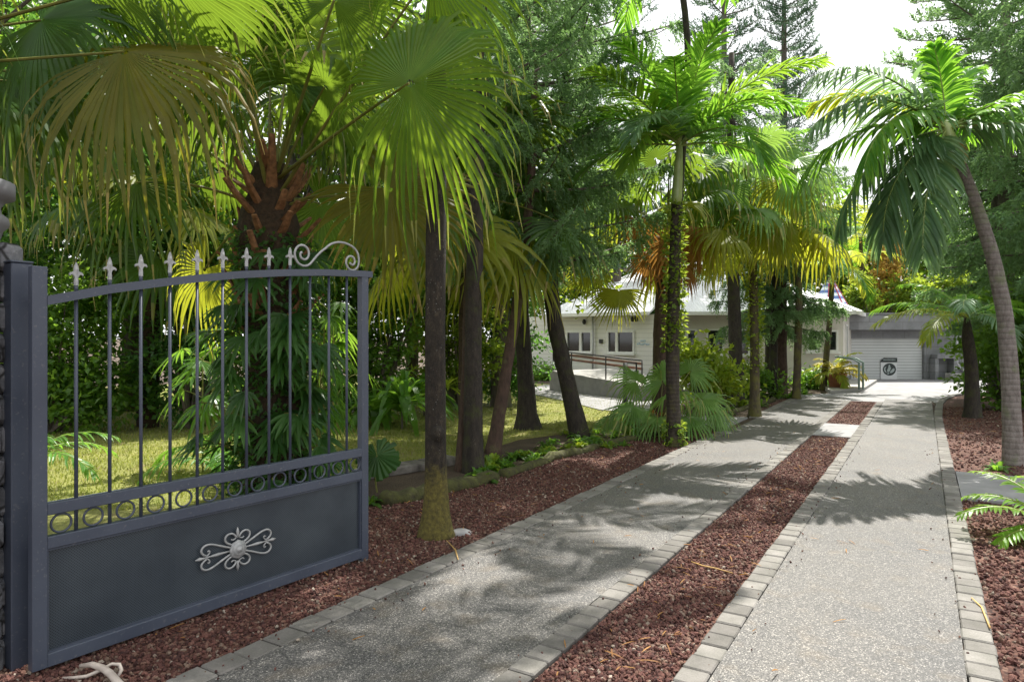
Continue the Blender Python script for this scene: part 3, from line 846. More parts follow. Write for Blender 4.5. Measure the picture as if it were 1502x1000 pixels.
# ------------------------------------------------------------------ the gate, its post and the stone pillar
GO = A(-2.163, 3.13, 0); GR = math.atan2(.816, .578)
gate = thing('metal_gate', 'open slate grey metal driveway gate with white spear tips and scrolled panel ornament', 'gate', GO, None, GR)
GL = 1.965
def topz(x): return float(np.interp(x, [0, .3, .55, .74, 1.0, 1.31, 1.6, 1.965], [1.715, 1.79, 1.838, 1.872, 1.913, 1.948, 1.972, 1.99]))
mb = MB(); mb.box((-.012, 0, .955), (.062, .05, 1.84), 0, 0, .003); lb(mb, 'hinge_stile', M['gate'], gate)
mb = MB(); mb.box((GL - .01, 0, 1.0), (.06, .05, 1.97), 0, 0, .003); lb(mb, 'closing_stile', M['gate'], gate)
mb = MB(); mb.box((GL - .01, 0, .02), (.054, .045, .05), 0, 0, .003); lb(mb, 'stop_foot', M['silver'], gate)
mb = MB()
xs = np.linspace(.017, GL + .055, 30)
for dy in (0,):
    P = [(x, 0, topz(min(x, GL))) for x in xs]
v = []
for x, _, z in P:
    for (yy, zz) in ((-.028, -.021), (.028, -.021), (.028, .021), (-.028, .021)): v.append((x, yy, z + zz))
f = [[i * 4 + j, i * 4 + (j + 1) % 4, i * 4 + 4 + (j + 1) % 4, i * 4 + 4 + j] for i in range(29) for j in range(4)] + [[3, 2, 1, 0], [116, 117, 118, 119]]
mb.add(v, f); lb(mb, 'arched_rail', M['gate'], gate)
for z, h in ((.76, .055), (.605, .056), (.065, .062)):
    mb = MB(); mb.box((GL / 2 - .008, 0, z), (GL - .051, .046, h), 0, 0, .003); lb(mb, 'rail', M['gate'], gate)
mb = MB(); mb.box((GL / 2 - .008, .004, .335), (GL - .048, .004, .49)); lb(mb, 'perforated_panel', M['perf'], gate)
mb = MB()
for s_ in (-1, 1): mb.box((GL / 2 - .008, -.006, .335 + s_ * .236), (GL - .054, .016, .008))
mb.box((.0235, -.006, .335), (.008, .016, .46)); mb.box((GL - .046, -.006, .335), (.008, .016, .46)); lb(mb, 'panel_bead', M['gate'], gate)
pit = GL / 13
for i in range(1, 13):
    x = i * pit - .01 + .006
    mb = MB(); mb.tube([(x, 0, .63), (x, 0, topz(x) - .015)], .0085, 10); lb(mb, 'bar', M['gate'], gate, True)
    if i <= 9:
        z0 = topz(x) + .019
        mb = MB(); mb.tube([(x, 0, z0 - .004), (x, 0, z0 + .035)], .0085, 10); b_ = lb(mb, 'bar_stub', M['gate'], gate, True)
        z1 = z0 + .03
        half = [(.011, 0), (.012, .02), (.010, .038), (.014, .052), (.024, .061), (.037, .060), (.042, .053), (.046, .062), (.038, .073), (.024, .077), (.015, .080), (.0145, .092), (.010, .112), (.0, .135)]
        poly = [(a, b2) for a, b2 in half] + [(-a, b2) for a, b2 in half[-2::-1]]
        mb = MB(); mb.prism([(p[0] * .66, p[1] * .80) for p in poly], (x, .006, z1), (1, 0, 0), (0, 0, 1), .012)
        mb.tube([(x, 0, z1 - .003), (x, 0, z1 + .02), (x, 0, z1 + .042), (x, 0, z1 + .074), (x, 0, z1 + .104)], [.0105, .0095, .007, .0095, .002], 10)
        lb(mb, 'spear_tip', M['silver'], gate)
for i in range(13):
    x = (i + .5) * pit + (-.004); cx, cz, r_ = x, .683, .043
    if i == 0: cx += .012
    an = np.linspace(0, 2 * PI, 25)
    mb = MB(); mb.tube(np.stack([cx + r_ * np.cos(an), 0 * an, cz + r_ * np.sin(an)], 1), .0055, 6, cap=False); lb(mb, 'ring', M['gate'], gate, True)
    if i: mb = MB(); mb.tube([(i * pit - .004, 0, .63), (i * pit - .004, 0, .735)], .0085, 8); lb(mb, 'short_bar', M['gate'], gate, True)
# scroll on top
zt = topz(1.65) + .022
a1 = np.linspace(0, 1, 34); ang = rad(330) - (1 - a1) * rad(560); rr = .014 + .066 * a1 ** .9
left = np.stack([1.455 + rr * np.cos(ang), 0 * a1, zt + .082 + rr * np.sin(ang) * 1.02], 1)
arch = bez(left[-1], A(1.585, 0, zt + .11), A(1.63, 0, zt + .135), 6)[1:]
arch2 = bez(arch[-1], A(1.69, 0, zt + .197), A(1.79, 0, zt + .190), 8)[1:]
arch3 = bez(arch2[-1], A(1.925, 0, zt + .175), A(1.918, 0, zt + .075), 8)[1:]
a2 = np.linspace(0, 1, 30); ang2 = -a2 * rad(520); rr2 = .066 - .054 * a2
right = np.stack([1.852 + rr2 * np.cos(ang2), 0 * a2, zt + .068 + rr2 * np.sin(ang2)], 1)
mb = MB(); mb.tube(np.concatenate([left, arch, arch2, arch3, right[1:]]), .0052, 6, flat=1.6); lb(mb, 'scroll', M['silver'], gate, True)
# cast ornament on the panel
EX, EZ, EY = .985, .335, -.018
orn = MB()
def ept(p): return [(EX + x, EY, EZ + z) for x, z in p]
def sm(p, n=22):
    p = np.array(p); t = np.linspace(0, 1, len(p)); tt = np.linspace(0, 1, n)
    q = np.stack([np.interp(tt, t, p[:, c]) for c in (0, 1)], 1)
    for _ in range(3): q[1:-1] = (q[:-2] + 2 * q[1:-1] + q[2:]) / 4
    return q
for sx in (-1, 1):
    for sz in (-1, 1):
        orn.tube(ept([(sx * x, sz * z) for x, z in sm([(.035, .014), (.10, .040), (.155, .066), (.195, .072), (.220, .055), (.222, .032), (.205, .016), (.192, .010)])]), .0062, 7)
        orn.tube(ept([(sx * x, sz * z) for x, z in sm([(.028, .030), (.060, .042), (.080, .062), (.078, .086), (.056, .100), (.030, .096), (.014, .080), (.008, .070)])]), .0062, 7)
        orn.tube(ept([(sx * x, sz * z) for x, z in sm([(.196, .003), (.180, .012), (.168, .026), (.176, .036), (.184, .030)], 14)]), .0045, 6)
        orn.tube(ept([(sx * x, sz * z) for x, z in sm([(.006, .072), (.018, .060), (.034, .058), (.040, .066)], 12)]), .0042, 6)
    orn.tube(ept([(sx * .035, 0), (sx * .09, 0), (sx * .12, 0), (sx * .15, 0), (sx * .165, 0), (sx * .20, 0)]), [.004, .006, .010, .008, .004, .006], 8)
    orn.tube(ept([(sx * .198, 0), (sx * .212, 0), (sx * .232, 0), (sx * .256, 0)]), [.006, .007, .011, .002], 8)
    orn.tube(ept([(0, sx * .066), (0, sx * .082), (0, sx * .10), (0, sx * .126)]), [.006, .007, .010, .002], 8)
lb(orn, 'panel_ornament', M['silver'], gate, True)
mb = MB(); prof = [(.052, 0), (.052, .008), (.046, .014), (.040, .012), (.036, .018), (.026, .022), (.020, .020), (.014, .028), (.0, .031)]
an = np.arange(24) / 24 * 2 * PI
v = np.concatenate([np.stack([EX + np.cos(an) * r * (1 + .06 * np.cos(8 * an) * (r > .04)), np.full(24, EY - h), EZ + np.sin(an) * r * (1 + .06 * np.cos(8 * an) * (r > .04))], 1) for r, h in prof])
mb.add(v, [[i * 24 + j, i * 24 + (j + 1) % 24, (i + 1) * 24 + (j + 1) % 24, (i + 1) * 24 + j] for i in range(len(prof) - 1) for j in range(24)])
lb(mb, 'rosette', M['silver'], gate, True)

post = thing('gate_post', 'square slate grey metal post the open gate hangs on', 'gate post', (-2.318, 3.20, 0), None, GR)
mb = MB(); mb.box((0, 0, .945), (.088, .10, 1.90), 0, 0, .004); lb(mb, 'post_tube', M['gate'], post)
mb = MB(); mb.box((0, 0, 1.902), (.093, .105, .010), 0, 0, .003); lb(mb, 'post_cap', M['gate'], post)
for z in (.3, 1.5):
    mb = MB(); mb.tube([(.06, -.02, z - .05), (.06, -.02, z + .05)], .013, 10); lb(mb, 'hinge', M['gate'], post, True)
pil = thing('stone_pillar', 'dark rubble stone gate pillar with moulded concrete cap at the left edge', 'pillar', (-2.58, 3.10, 0))
mb = MB()
for iz in range(14):
    for ix in range(4):
        for iy in range(3):
            if 0 < ix < 3 and iy == 1: continue
            mb.box((-.165 + ix * .11 + rng.normal(0, .006), -.14 + iy * .14 + rng.normal(0, .006), .07 + iz * .143), (.108, .138, .137), 0, 0, .022)
lb(mb, 'shaft', M['rubble'], pil)
mb = MB(); mb.lathe([(.20, 2.0), (.215, 2.05), (.235, 2.07), (.24, 2.09), (.235, 2.11), (.21, 2.13), (.205, 2.16), (.225, 2.19), (.262, 2.205), (.262, 2.27), (.0, 2.30)], (0, 0, 0), 28); lb(mb, 'moulded_cap', M['concrete_dark'], pil, True)

# bare stems on the gravel beside the gate foot
t = thing('pale_root', 'smooth pale curling root lying on gravel below the open gate', 'root', gr(150, 985))
mb = MB()
g_ = lambda x, y, z: gr(x, y, z)
mb.tube(np.array([g_(118, 976, .05), g_(135, 974, .065), g_(150, 979, .06), g_(162, 987, .05), g_(172, 999, .03), g_(182, 1010, .015)]), [.009, .013, .015, .016, .017, .018], 9)
mb.build('thick_root', M['root'], t, True)
mb = MB(); mb.tube(np.array([g_(92, 994, .02), g_(110, 993, .025), g_(128, 991, .03), g_(148, 982, .05), g_(164, 973, .06), g_(175, 974, .05), g_(178, 982, .03), g_(173, 992, .012)]), [.006, .007, .008, .008, .007, .009, .009, .007], 8)
mb.build('thin_root', M['root'], t, True)

# dry frond strands on the gravel
for k, (pts, lab) in enumerate((([(1014, 823), (1030, 829), (1050, 833), (1075, 840)], 'yellow dry frond strand on the middle gravel strip'), ([(655, 792), (668, 806), (672, 820)], 'curved dry strand beside the mossy trunk foot'), ([(1425, 876), (1440, 890), (1452, 920)], 'pale dry strand on the gravel right of the drive'))):
    mb = MB(); mb.tube(np.array([gr(x, y, .045 - .01 * (i % 2)) for i, (x, y) in enumerate(pts)]), [.003, .0055, .005, .003][:len(pts)], 5)
    tag(mb.build('dry_strand', M['drystem'], None, True), lab, 'dry leaf')
P = np.concatenate([scat(240, 2, 11, -5, -2.95, 1, bedL), scat(140, 2.5, 11.3, S3, S4), scat(200, 3.5, 17, .35, 3.0), scat(90, 2.5, 14, S1, S6)])
mb = MB(); n = len(P)
add_strips(mb, np.c_[P, np.full(n, .038)], np.c_[rng.normal(size=(n, 2)), rng.normal(0, .1, n)], np.tile(UP, (n, 1)) + rng.normal(0, .3, (n, 3)), rng.uniform(.03, .11, n), .004, .15, 3)
tag(mb.build('fallen_leaves', M['fan_dead']), 'scattered dry brown leaf scraps on the lava gravel', None, kind='stuff')

# mossy log edging and low stone edging along the bed
def log_edge(name, pts, r, mat, label, cat):
    p = np.array([A(q[0], q[1], r * .45) for q in pts]); t0 = np.linspace(0, 1, len(p)); tt = np.linspace(0, 1, len(p) * 7)
    q = np.stack([np.interp(tt, t0, p[:, c]) for c in range(3)], 1); q += rng.normal(0, .012, q.shape)
    mb = MB(); mb.tube(q, r * (1 + .25 * (rng.random(len(q)) - .5)), 9, 0, True, .25); tag(mb.build(name, M[mat], None, True), label, cat)
log_edge('edging_log', [gr(560, 742), gr(640, 726), gr(722, 706)], .085, 'moss', 'low moss covered log edging behind the nearest trunk', 'edging')
log_edge('edging_log', [gr(735, 702), gr(810, 676), gr(900, 652), gr(1010, 631)], .06, 'moss', 'long low mossy edging running under the ground cover to the fan shrub', 'edging')
log_edge('edging_log', [gr(1055, 612), gr(1085, 603), gr(1135, 588)], .06, 'moss', 'far mossy edging between the side path and the pine trunks', 'edging')
st = thing('stone_edging', 'weathered flat stone edging of the lawn left of the nearest trunk', 'edging', gr(615, 690))
mb = MB(); e = [gr(505, 705), gr(560, 697), gr(620, 687), gr(665, 679)]
for a, b_ in zip(e[:-1], e[1:]):
    d = b_ - a; L = np.linalg.norm(d); k = max(1, int(L / .5))
    for i in range(k):
        c = a + d * (i + .5) / k
        mb.box((c[0], c[1], .045 + rng.normal(0, .004)), (L / k - .012, .26, .10), math.atan2(d[1], d[0]) + rng.normal(0, .02), 0, .015)
mb.build('stone_slabs', plain('edge_stone', (.05, .045, .038), (.20, .185, .165), .95, 7, .5), st)

# ------------------------------------------------------------------ the house
def wall_holes(mb, p0, p1, z0, z1, holes, th=.18, mat=0):
    """upright wall from p0 to p1 with openings (u0,u1,z0,z1) cut right through"""
    p0 = np.array(p0[:2], float); p1 = np.array(p1[:2], float); L = np.linalg.norm(p1 - p0); d = (p1 - p0) / L
    us = sorted({0, L, *[h[0] for h in holes], *[h[1] for h in holes]}); zs = sorted({z0, z1, *[h[2] for h in holes], *[h[3] for h in holes]})
    for a, b_ in zip(us[:-1], us[1:]):
        for c, e in zip(zs[:-1], zs[1:]):
            um, zm = (a + b_) / 2, (c + e) / 2
            if any(h[0] < um < h[1] and h[2] < zm < h[3] for h in holes): continue
            mb.obox(p0 + d * a, p0 + d * b_, c, e, th, -th / 2, mat)
    return p0, d
def window(parent, p0, d, u0, u1, z0, z1, mull, frame='white_paint', fw=.06):
    ang = math.atan2(d[1], d[0])
    q = lambda u, o: p0 + d * u + A(d[1], -d[0]) * o
    fm = MB()
    for u in (u0 + fw / 2, u1 - fw / 2):
        c = q(u, .0); fm.box((c[0], c[1], (z0 + z1) / 2), (fw, .10, z1 - z0), ang)
    for z in (z0 + fw / 2, z1 - fw / 2):
        c = q((u0 + u1) / 2, .0); fm.box((c[0], c[1], z), (u1 - u0 - 2 * fw, .098, fw), ang)
    for u in mull:
        c = q(u, .0); fm.box((c[0], c[1], (z0 + z1) / 2), (fw * 1.7, .09, z1 - z0 - 2 * fw), ang)
    f_ = fm.build('window', M[frame], parent)
    gm = MB(); a = q(u0 + .02, -.03); b_ = q(u1 - .02, -.03)
    gm.obox(a, b_, z0 + .02, z1 - .02, .012); g = gm.build('pane', M['glass']); g.parent = f_
    sm_ = MB(); a = q(u0 - .05, .06); b_ = q(u1 + .05, .06); sm_.obox(a, b_, z0 - .06, z0 - .003, .16); g = sm_.build('sill', M[frame]); g.parent = f_
    return f_

def upx(p0, p1, px):                 # distance along a wall where it is seen at photo column px
    p0 = np.array(p0[:2]); d = nrm(np.array(p1[:2]) - p0); k = (px - 751) / 1000
    return (k * p0[1] - p0[0]) / (d[0] - k * d[1])
HA0, HA1 = at(772, 0, 26.3)[:2], at(961, 0, 23.0)[:2]
HB0, HB1 = at(967, 0, 23.5)[:2], at(1237, 0, 22.6)[:2]
house = thing('white_house', 'long low white house with pale metal roof behind the palm trunks', 'house', (HA1[0], HA1[1], 0))
mb = MB(); u = lambda px: upx(HA0, HA1, px)
zt_, zb_ = 1.79, 1.0
hol = [(u(831), u(869), zb_, zt_), (u(891), u(931), zb_, zt_)]
p0, d = wall_holes(mb, HA0, HA1, .2, 2.34, hol); mb.build('wall', M['siding'], house)
window(house, p0, d, *hol[0], [u(852)]); window(house, p0, d, *hol[1], [u(905)])
u = lambda px: upx(HB0, HB1, px)
mb = MB(); hol = [(u(992), u(1022), .95, 1.85), (u(1036), u(1062), .95, 1.85), (u(1080), u(1100), .95, 1.85), (u(1183), u(1201), 1.08, 1.80), (u(1209), u(1229), 1.08, 1.80)]
p0, d = wall_holes(mb, HB0, HB1, .2, 2.34, hol); mb.build('wall', M['cream_wall'], house)
for h in hol: window(house, p0, d, *h, [(h[0] + h[1]) / 2] if h[1] - h[0] > .6 else [])
mb = MB()                                  # side walls and back, plinth
SB = HB1 + DD[:2] * 5.0
wall_holes(mb, HB1, SB, .2, 2.34, [(.5, 1.1, .5, 2.0)])
mb.obox(HA1 + A(.001, .18), HA1 + A(.08, .9), .2, 2.33, .16); mb.build('wall', M['cream_wall'], house)
window(house, HB1, DD[:2], .5, 1.1, .5, 2.0, [])
mb = MB(); nA = nrm(A((HA1 - HA0)[1], -(HA1 - HA0)[0]))
mb.obox(HA0, HA1, 0, .2, .16, -.09); mb.obox(HB0, HB1, 0, .2, .16, -.09); mb.obox(HB1, SB, 0, .2, .16, -.09); mb.build('plinth', M['concrete_dark'], house)
mb = MB()                                  # rooms behind the glass
mb.obox(HA0 + A(.3, 3), HA1 + A(.3, 3), .2, 2.3, .1); mb.obox(HB0 + A(0, 3.5), HB1 + A(-.2, 3.5), .2, 2.3, .1)
mb.build('room_partition', M['interior'], house)
# roof: two pitched metal planes over the two blocks
def roof_plane(mb, e0, e1, z, ov, run, rise, hip0=0.0, hip1=0.0, th=.07):
    e0 = np.array(e0); e1 = np.array(e1); d = nrm(e1 - e0); nn = A(d[1], -d[0])
    a = e0 + nn * ov - d * (.45 if hip0 >= 0 else 0); b_ = e1 + nn * ov + d * (.45 if hip1 >= 0 else 0)
    c = e1 - nn * run - d * max(hip1, 0); f_ = e0 - nn * run + d * max(hip0, 0)
    zz = z + rise
    top = [(a[0], a[1], z), (b_[0], b_[1], z), (c[0], c[1], zz), (f_[0], f_[1], zz)]
    bot = [(x, y, q - th) for x, y, q in top]
    mb.add(top + bot, [[0, 1, 2, 3], [7, 6, 5, 4], [0, 4, 5, 1], [1, 5, 6, 2], [2, 6, 7, 3], [3, 7, 4, 0]])
    return a, b_, c, f_
mb = MB()
a, b_, c, f_ = roof_plane(mb, HA0 + (HA1 - HA0) * .27, HA1, 2.42, .42, 4.4, 2.1, 1.5, -1)
a2, b2_, c2, f2_ = roof_plane(mb, HB0, HB1, 2.423, .42, 4.4, 2.0, -1, 2.2)
s0, s1 = HB1, SB; nn = A(DD[1], -DD[0])
e = HB1 + nn * .42 - DD[:2] * .4; g = SB + nn * .42
mb.add([(b2_[0], b2_[1], 2.42), (e[0], e[1], 2.42), (g[0], g[1], 2.42), (c2[0], c2[1], 4.41), (b2_[0], b2_[1], 2.35), (e[0], e[1], 2.35), (g[0], g[1], 2.35), (c2[0], c2[1], 4.34)], [[0, 1, 2, 3], [7, 6, 5, 4], [0, 4, 5, 1], [1, 5, 6, 2], [2, 6, 7, 3]])
rf = mb.build('roof', M['roof'], house)
mb = MB(); mb.obox(a, b_, 2.30, 2.415, .09, .05); mb.obox(a2, b2_, 2.30, 2.415, .09, .05); mb.obox(e, g, 2.30, 2.415, .09, .05)
gt = mb.build('gutter', M['white_paint']); gt.parent = rf
for px in (869.5, 872.5):
    q = HA0 + nrm(HA1 - HA0) * upx(HA0, HA1, px + 2) + nA * .09
    mb = MB(); mb.tube([(q[0], q[1], .22), (q[0], q[1], 2.3)], .035, 8); mb.build('downpipe', M['pipe'], house, True)
    break
q = HA0 + nrm(HA1 - HA0) * upx(HA0, HA1, 882) + nA * .03
mb = MB(); mb.box((q[0], q[1], 1.42), (.12, .06, .14), math.atan2(nA[0], -nA[1])); mb.build('wall_box', M['black_metal'], house)
for px, z in ((858, 2.12), (929, 2.19), (934, 2.19)):
    q = HA0 + nrm(HA1 - HA0) * upx(HA0, HA1, px) + nA * .06
    mb = MB(); mb.lathe([(.0, -.1), (.05, -.08), (.07, .0), (.05, .06), (.02, .09), (.0, .09)], (q[0], q[1], z), 10); mb.build('wall_lamp', M['black_metal'], house, True)
# small pale lettering on the end wall
qa = HA0 + nrm(HA1 - HA0) * u(0) if False else None
ua = upx(HA0, HA1, 934); ub = upx(HA0, HA1, 953)
mb = MB(); dA = nrm(HA1 - HA0)
for k in range(7):
    x = ua + (ub - ua) * (k + .5) / 7; q = HA0 + dA * x + nA * .012
    mb.box((q[0], q[1], 1.33 + .02 * math.sin(k * 2)), ((ub - ua) / 10, .02, .05 + .02 * (k % 2)), math.atan2(dA[1], dA[0]))
    if 1 < k < 5: mb.box((q[0], q[1], 1.44), ((ub - ua) / 9, .02, .05), math.atan2(dA[1], dA[0]))
mb.build('wall_lettering', plain('pale_blue', (.42, .55, .66), (.5, .62, .72), .6), house)

# ramp with rails in front of the house
R0, R1 = gr(806, 574), gr(945, 591)
ramp = thing('concrete_ramp', 'raw concrete access ramp with black posts and red timber rails before the house', 'ramp', R0)
mb = MB(); d = nrm((R1 - R0)[:2]); nn = A(d[1], -d[0])
back0, back1 = R0[:2] - nn * 2.2, R1[:2] - nn * 2.2
v = [(R0[0], R0[1], 0), (R1[0], R1[1], 0), (back1[0], back1[1], 0), (back0[0], back0[1], 0), (R0[0], R0[1], .60), (R1[0], R1[1], .40), (back1[0], back1[1], .40), (back0[0], back0[1], .60)]
mb.add(v, [[0, 1, 5, 4], [1, 2, 6, 5], [2, 3, 7, 6], [3, 0, 4, 7], [4, 5, 6, 7]]); mb.build('ramp_block', M['concrete'], ramp)
def rp(px, o): 
    k = (px - 751) / 1000; uu = (k * R0[1] - R0[0]) / (d[0] - k * d[1]); return R0[:2] + d * uu - nn * o, uu
Lr = np.linalg.norm((R1 - R0)[:2])
for px in (808, 835, 885, 938):
    q, uu = rp(px, .08); z = .58 - .2 * uu / Lr
    mb = MB(); mb.tube([(q[0], q[1], z - .25), (q[0], q[1], z + .62)], .018, 8); mb.build('post', M['black_metal'], ramp, True)
qa, _ = rp(808, .08); qb, _ = rp(938, .08)
mb = MB(); mb.tube([(qa[0], qa[1], 1.18), (qb[0], qb[1], 1.0)], .02, 8); mb.build('handrail', M['black_metal'], ramp, True)
for z in (.88, 1.0):
    mb = MB(); mb.add([(qa[0], qa[1], z + .1 - .03), (qb[0], qb[1], z - .08 - .03), (qb[0], qb[1], z - .08 + .03), (qa[0], qa[1], z + .1 + .03), (qa[0] - nn[0] * .03, qa[1] - nn[1] * .03, z + .07), (qb[0] - nn[0] * .03, qb[1] - nn[1] * .03, z - .11), (qb[0] - nn[0] * .03, qb[1] - nn[1] * .03, z - .05), (qa[0] - nn[0] * .03, qa[1] - nn[1] * .03, z + .13)],
        [[0, 1, 2, 3], [7, 6, 5, 4], [3, 2, 6, 7], [0, 4, 5, 1], [0, 3, 7, 4], [1, 5, 6, 2]]); mb.build('timber_rail', M['wood_rail'], ramp)
t = thing('post_frame', 'black square metal frame on a post at the foot of the ramp', 'railing', gr(917, 596))
q = gr(917, 596); mb = MB(); mb.tube([(q[0], q[1], 0), (q[0], q[1], .98)], .05, 10); mb.build('post', M['black_metal'], t, True)
mb = MB()
for (x0, z0, x1, z1) in ((-.02, .62, .25, .62), (-.02, .98, .25, .98), (.25, .60, .25, 1.0)): mb.tube([(q[0] + x0, q[1], z0), (q[0] + x1, q[1], z1)], .018, 6)
mb.build('frame', M['black_metal'], t)

# ------------------------------------------------------------------ garage block at the end of the drive
GY = 25.0
def gx(px, Y=GY): return (px - 751) / 1000 * Y
def gz(py, Y=GY): return CAMH - (py - 495) / 1000 * Y
gar = thing('garage', 'grey flat roofed block garage with a pale roller shutter at the end of the drive', 'garage', (gx(1300), GY, 0))
mb = MB(); wall_holes(mb, A(gx(1234), GY), A(gx(1424), GY), 0, 2.36, [(gx(1248) - gx(1234), gx(1356) - gx(1234), -.01, 1.52)], .25); mb.build('wall', M['block'], gar)
mb = MB(); mb.box((gx(1302), GY + .16, .755), (gx(1356) - gx(1248) - .01, .05, 1.53)); mb.build('roller_shutter', M['shutter'], gar)
mb = MB(); mb.box((gx(1300), GY - .30, 2.10), (gx(1396) - gx(1238), .55, .55), 0, 0, .02); mb.build('fascia', M['block'], gar)
mb = MB(); mb.box((gx(1320), GY + 1.8, 2.405), (gx(1430) - gx(1236), 4.8, .07)); mb.build('roof', M['concrete_dark'], gar)
mb = MB(); mb.box((gx(1298, 24.5), 24.37, gz(467, 24.5)), (.20, .10, .13), 0, 0, .02); mb.build('floodlight', M['white_paint'], gar)
mb = MB(); mb.box((gx(1383), GY - .22, .87), (gx(1398) - gx(1361), .40, .16), 0, 0, .015); mb.box((gx(1365), GY - .2, .40), (.12, .36, .78)); mb.box((gx(1392), GY - .2, .40), (.12, .36, .78)); mb.build('block_shelf', M['block'], gar)
mb = MB(); mb.box((gx(1386), GY - .75, .14), (.75, .35, .28), 0, 0, .02); tag(mb.build('concrete_block', M['concrete'], None), 'low pale concrete block on the forecourt by the garage', 'block')
mb = MB(); mb.tube([(gx(1402), GY - .06, 2.0), (gx(1402), GY - .06, .62), (gx(1406), GY - .06, .45), (gx(1418), GY - .06, .22)], .045, 8); mb.build('drainpipe', M['pipe'], gar, True)
sg = thing('garage_sign', 'white panel with a dark round emblem leaning on the roller shutter', 'sign', (gx(1306), GY + .1, 0))
yS = GY + .105
mb = MB(); mb.box((gx(1306), yS, .32), (gx(1318) - gx(1294), .02, .63), 0, 0, .004); mb.build('panel', plain('sign_white', (.66, .68, .70), (.72, .73, .75), .5, 5), sg)
mb = MB(); an = np.arange(32) / 32 * 2 * PI; cx, cz, r_ = gx(1306.6), gz(541.8), .235
mb.prism(np.stack([np.cos(an) * r_ * 1.02, np.sin(an) * r_ * .96], 1), (cx, yS - .012, cz), (1, 0, 0), (0, 0, 1), .008); mb.build('emblem_disc', M['sign_black'], sg)
mb = MB()
for poly in ([(-.075, -.10), (-.09, -.03), (-.055, .04), (-.035, .14), (-.01, .17), (.02, .15), (.03, .08), (.06, .05), (.02, -.01), (.03, -.05), (-.03, -.09)],
             [(.0, -.13), (.045, -.06), (.10, .01), (.16, .045), (.185, .01), (.175, -.05), (.13, -.10), (.07, -.135)],
             [(-.20, -.04), (-.205, .03), (-.17, .09), (-.12, .095), (-.15, .05), (-.16, -.01), (-.13, -.07), (-.10, -.13), (-.16, -.11)],
             [(-.10, -.14), (-.03, -.115), (-.01, -.155), (-.06, -.18)]):
    mb.prism(poly, (cx, yS - .021, cz), (1, 0, 0), (0, 0, 1), .006)
mb.build('emblem_figure', M['sign_grey'], sg)
mb = MB(); mb.prism([(-.31, -.07), (.30, -.07), (.30, .085), (-.18, .085), (-.30, -.01)], (gx(1306), yS - .002, gz(528.2)), (1, 0, 0), (0, 0, 1), .02); mb.build('name_board', M['sign_black'], sg)
mb = MB()
for k in range(9):
    mb.box((gx(1306) - .19 + k * .05, yS - .026, gz(528.2) + .012), (.032, .006, .035 + .012 * (k % 3 == 0)))
mb.build('board_lettering', M['sign_grey'], sg)

# porch slab, steps rail, pot, striped pennant
mb = MB(); mb.poly([(p[0], p[1], .10) for p in (gr(1218, 579), gr(1270, 575), A(12.2, 23.5), A(10.6, 23.2))])
pl_ = [gr(1218, 579)[:2], gr(1268, 574)[:2], A(12.6, 23.5), A(10.4, 23.3)]
fan_sheet('porch_slab', pl_, 'concrete', .11)
t = thing('handrail', 'bent grey green metal handrail on the porch by the house corner', 'railing', gr(1258, 572))
mb = MB()
for px in (1260, 1266):
    q = gr(px, 571, .1); mb.tube([(q[0], q[1], .1), (q[0], q[1], .85), (q[0] - .12, q[1] + .1, .95), (q[0] - .38, q[1] + .6, 1.0)], .03, 7)
mb.build('rail', plain('rail_green', (.16, .24, .20), (.24, .32, .28), .5, 6), t, True)
t = thing('striped_tent', 'tall blue and white striped canvas cone with a red seam behind the house corner', 'tent', (gx(1222, 27), 27, 0))
cx, cyy, zb2, zt2, rb = gx(1217, 27), 27.0, 2.2, CAMH + .092 * 27, .95
mb = MB(); NS = 15
for i in range(NS):
    z0 = zb2 + (zt2 - zb2) * i / NS; z1 = zb2 + (zt2 - zb2) * (i + 1) / NS
    r0 = rb * (1 - i / NS) + .01; r1 = rb * (1 - (i + 1) / NS) + .01
    an = np.arange(16) / 16 * 2 * PI
    v = np.concatenate([np.stack([cx + np.cos(an) * r0, cyy + np.sin(an) * r0, np.full(16, z0)], 1), np.stack([cx + np.cos(an) * r1, cyy + np.sin(an) * r1, np.full(16, z1)], 1)])
    mb.add(v, [[j, (j + 1) % 16, 16 + (j + 1) % 16, 16 + j] for j in range(16)], i % 2)
mb.build('striped_canvas', [M['flag_white'], M['flag_blue']], t)
mb = MB()
for a_ in (-1.2, -2.1, -.4): mb.tube([(cx + math.cos(a_) * (rb + .01), cyy + math.sin(a_) * (rb + .01), zb2), (cx, cyy, zt2 + .02)], .03, 5)
mb.build('seam', M['flag_red'], t)
mb = MB(); mb.tube([(cx, cyy, 0), (cx, cyy, zb2)], .06, 8); mb.build('pole', M['pipe'], t, True)
# white boundary wall seen beyond the right bed
t = tag(MB().obox(A(17.6, 25.6), A(26, 24.2), 0, 1.5, .2).build('boundary_wall', M['white_wall']), 'pale rendered boundary wall glimpsed behind the right hand trunks', 'wall')

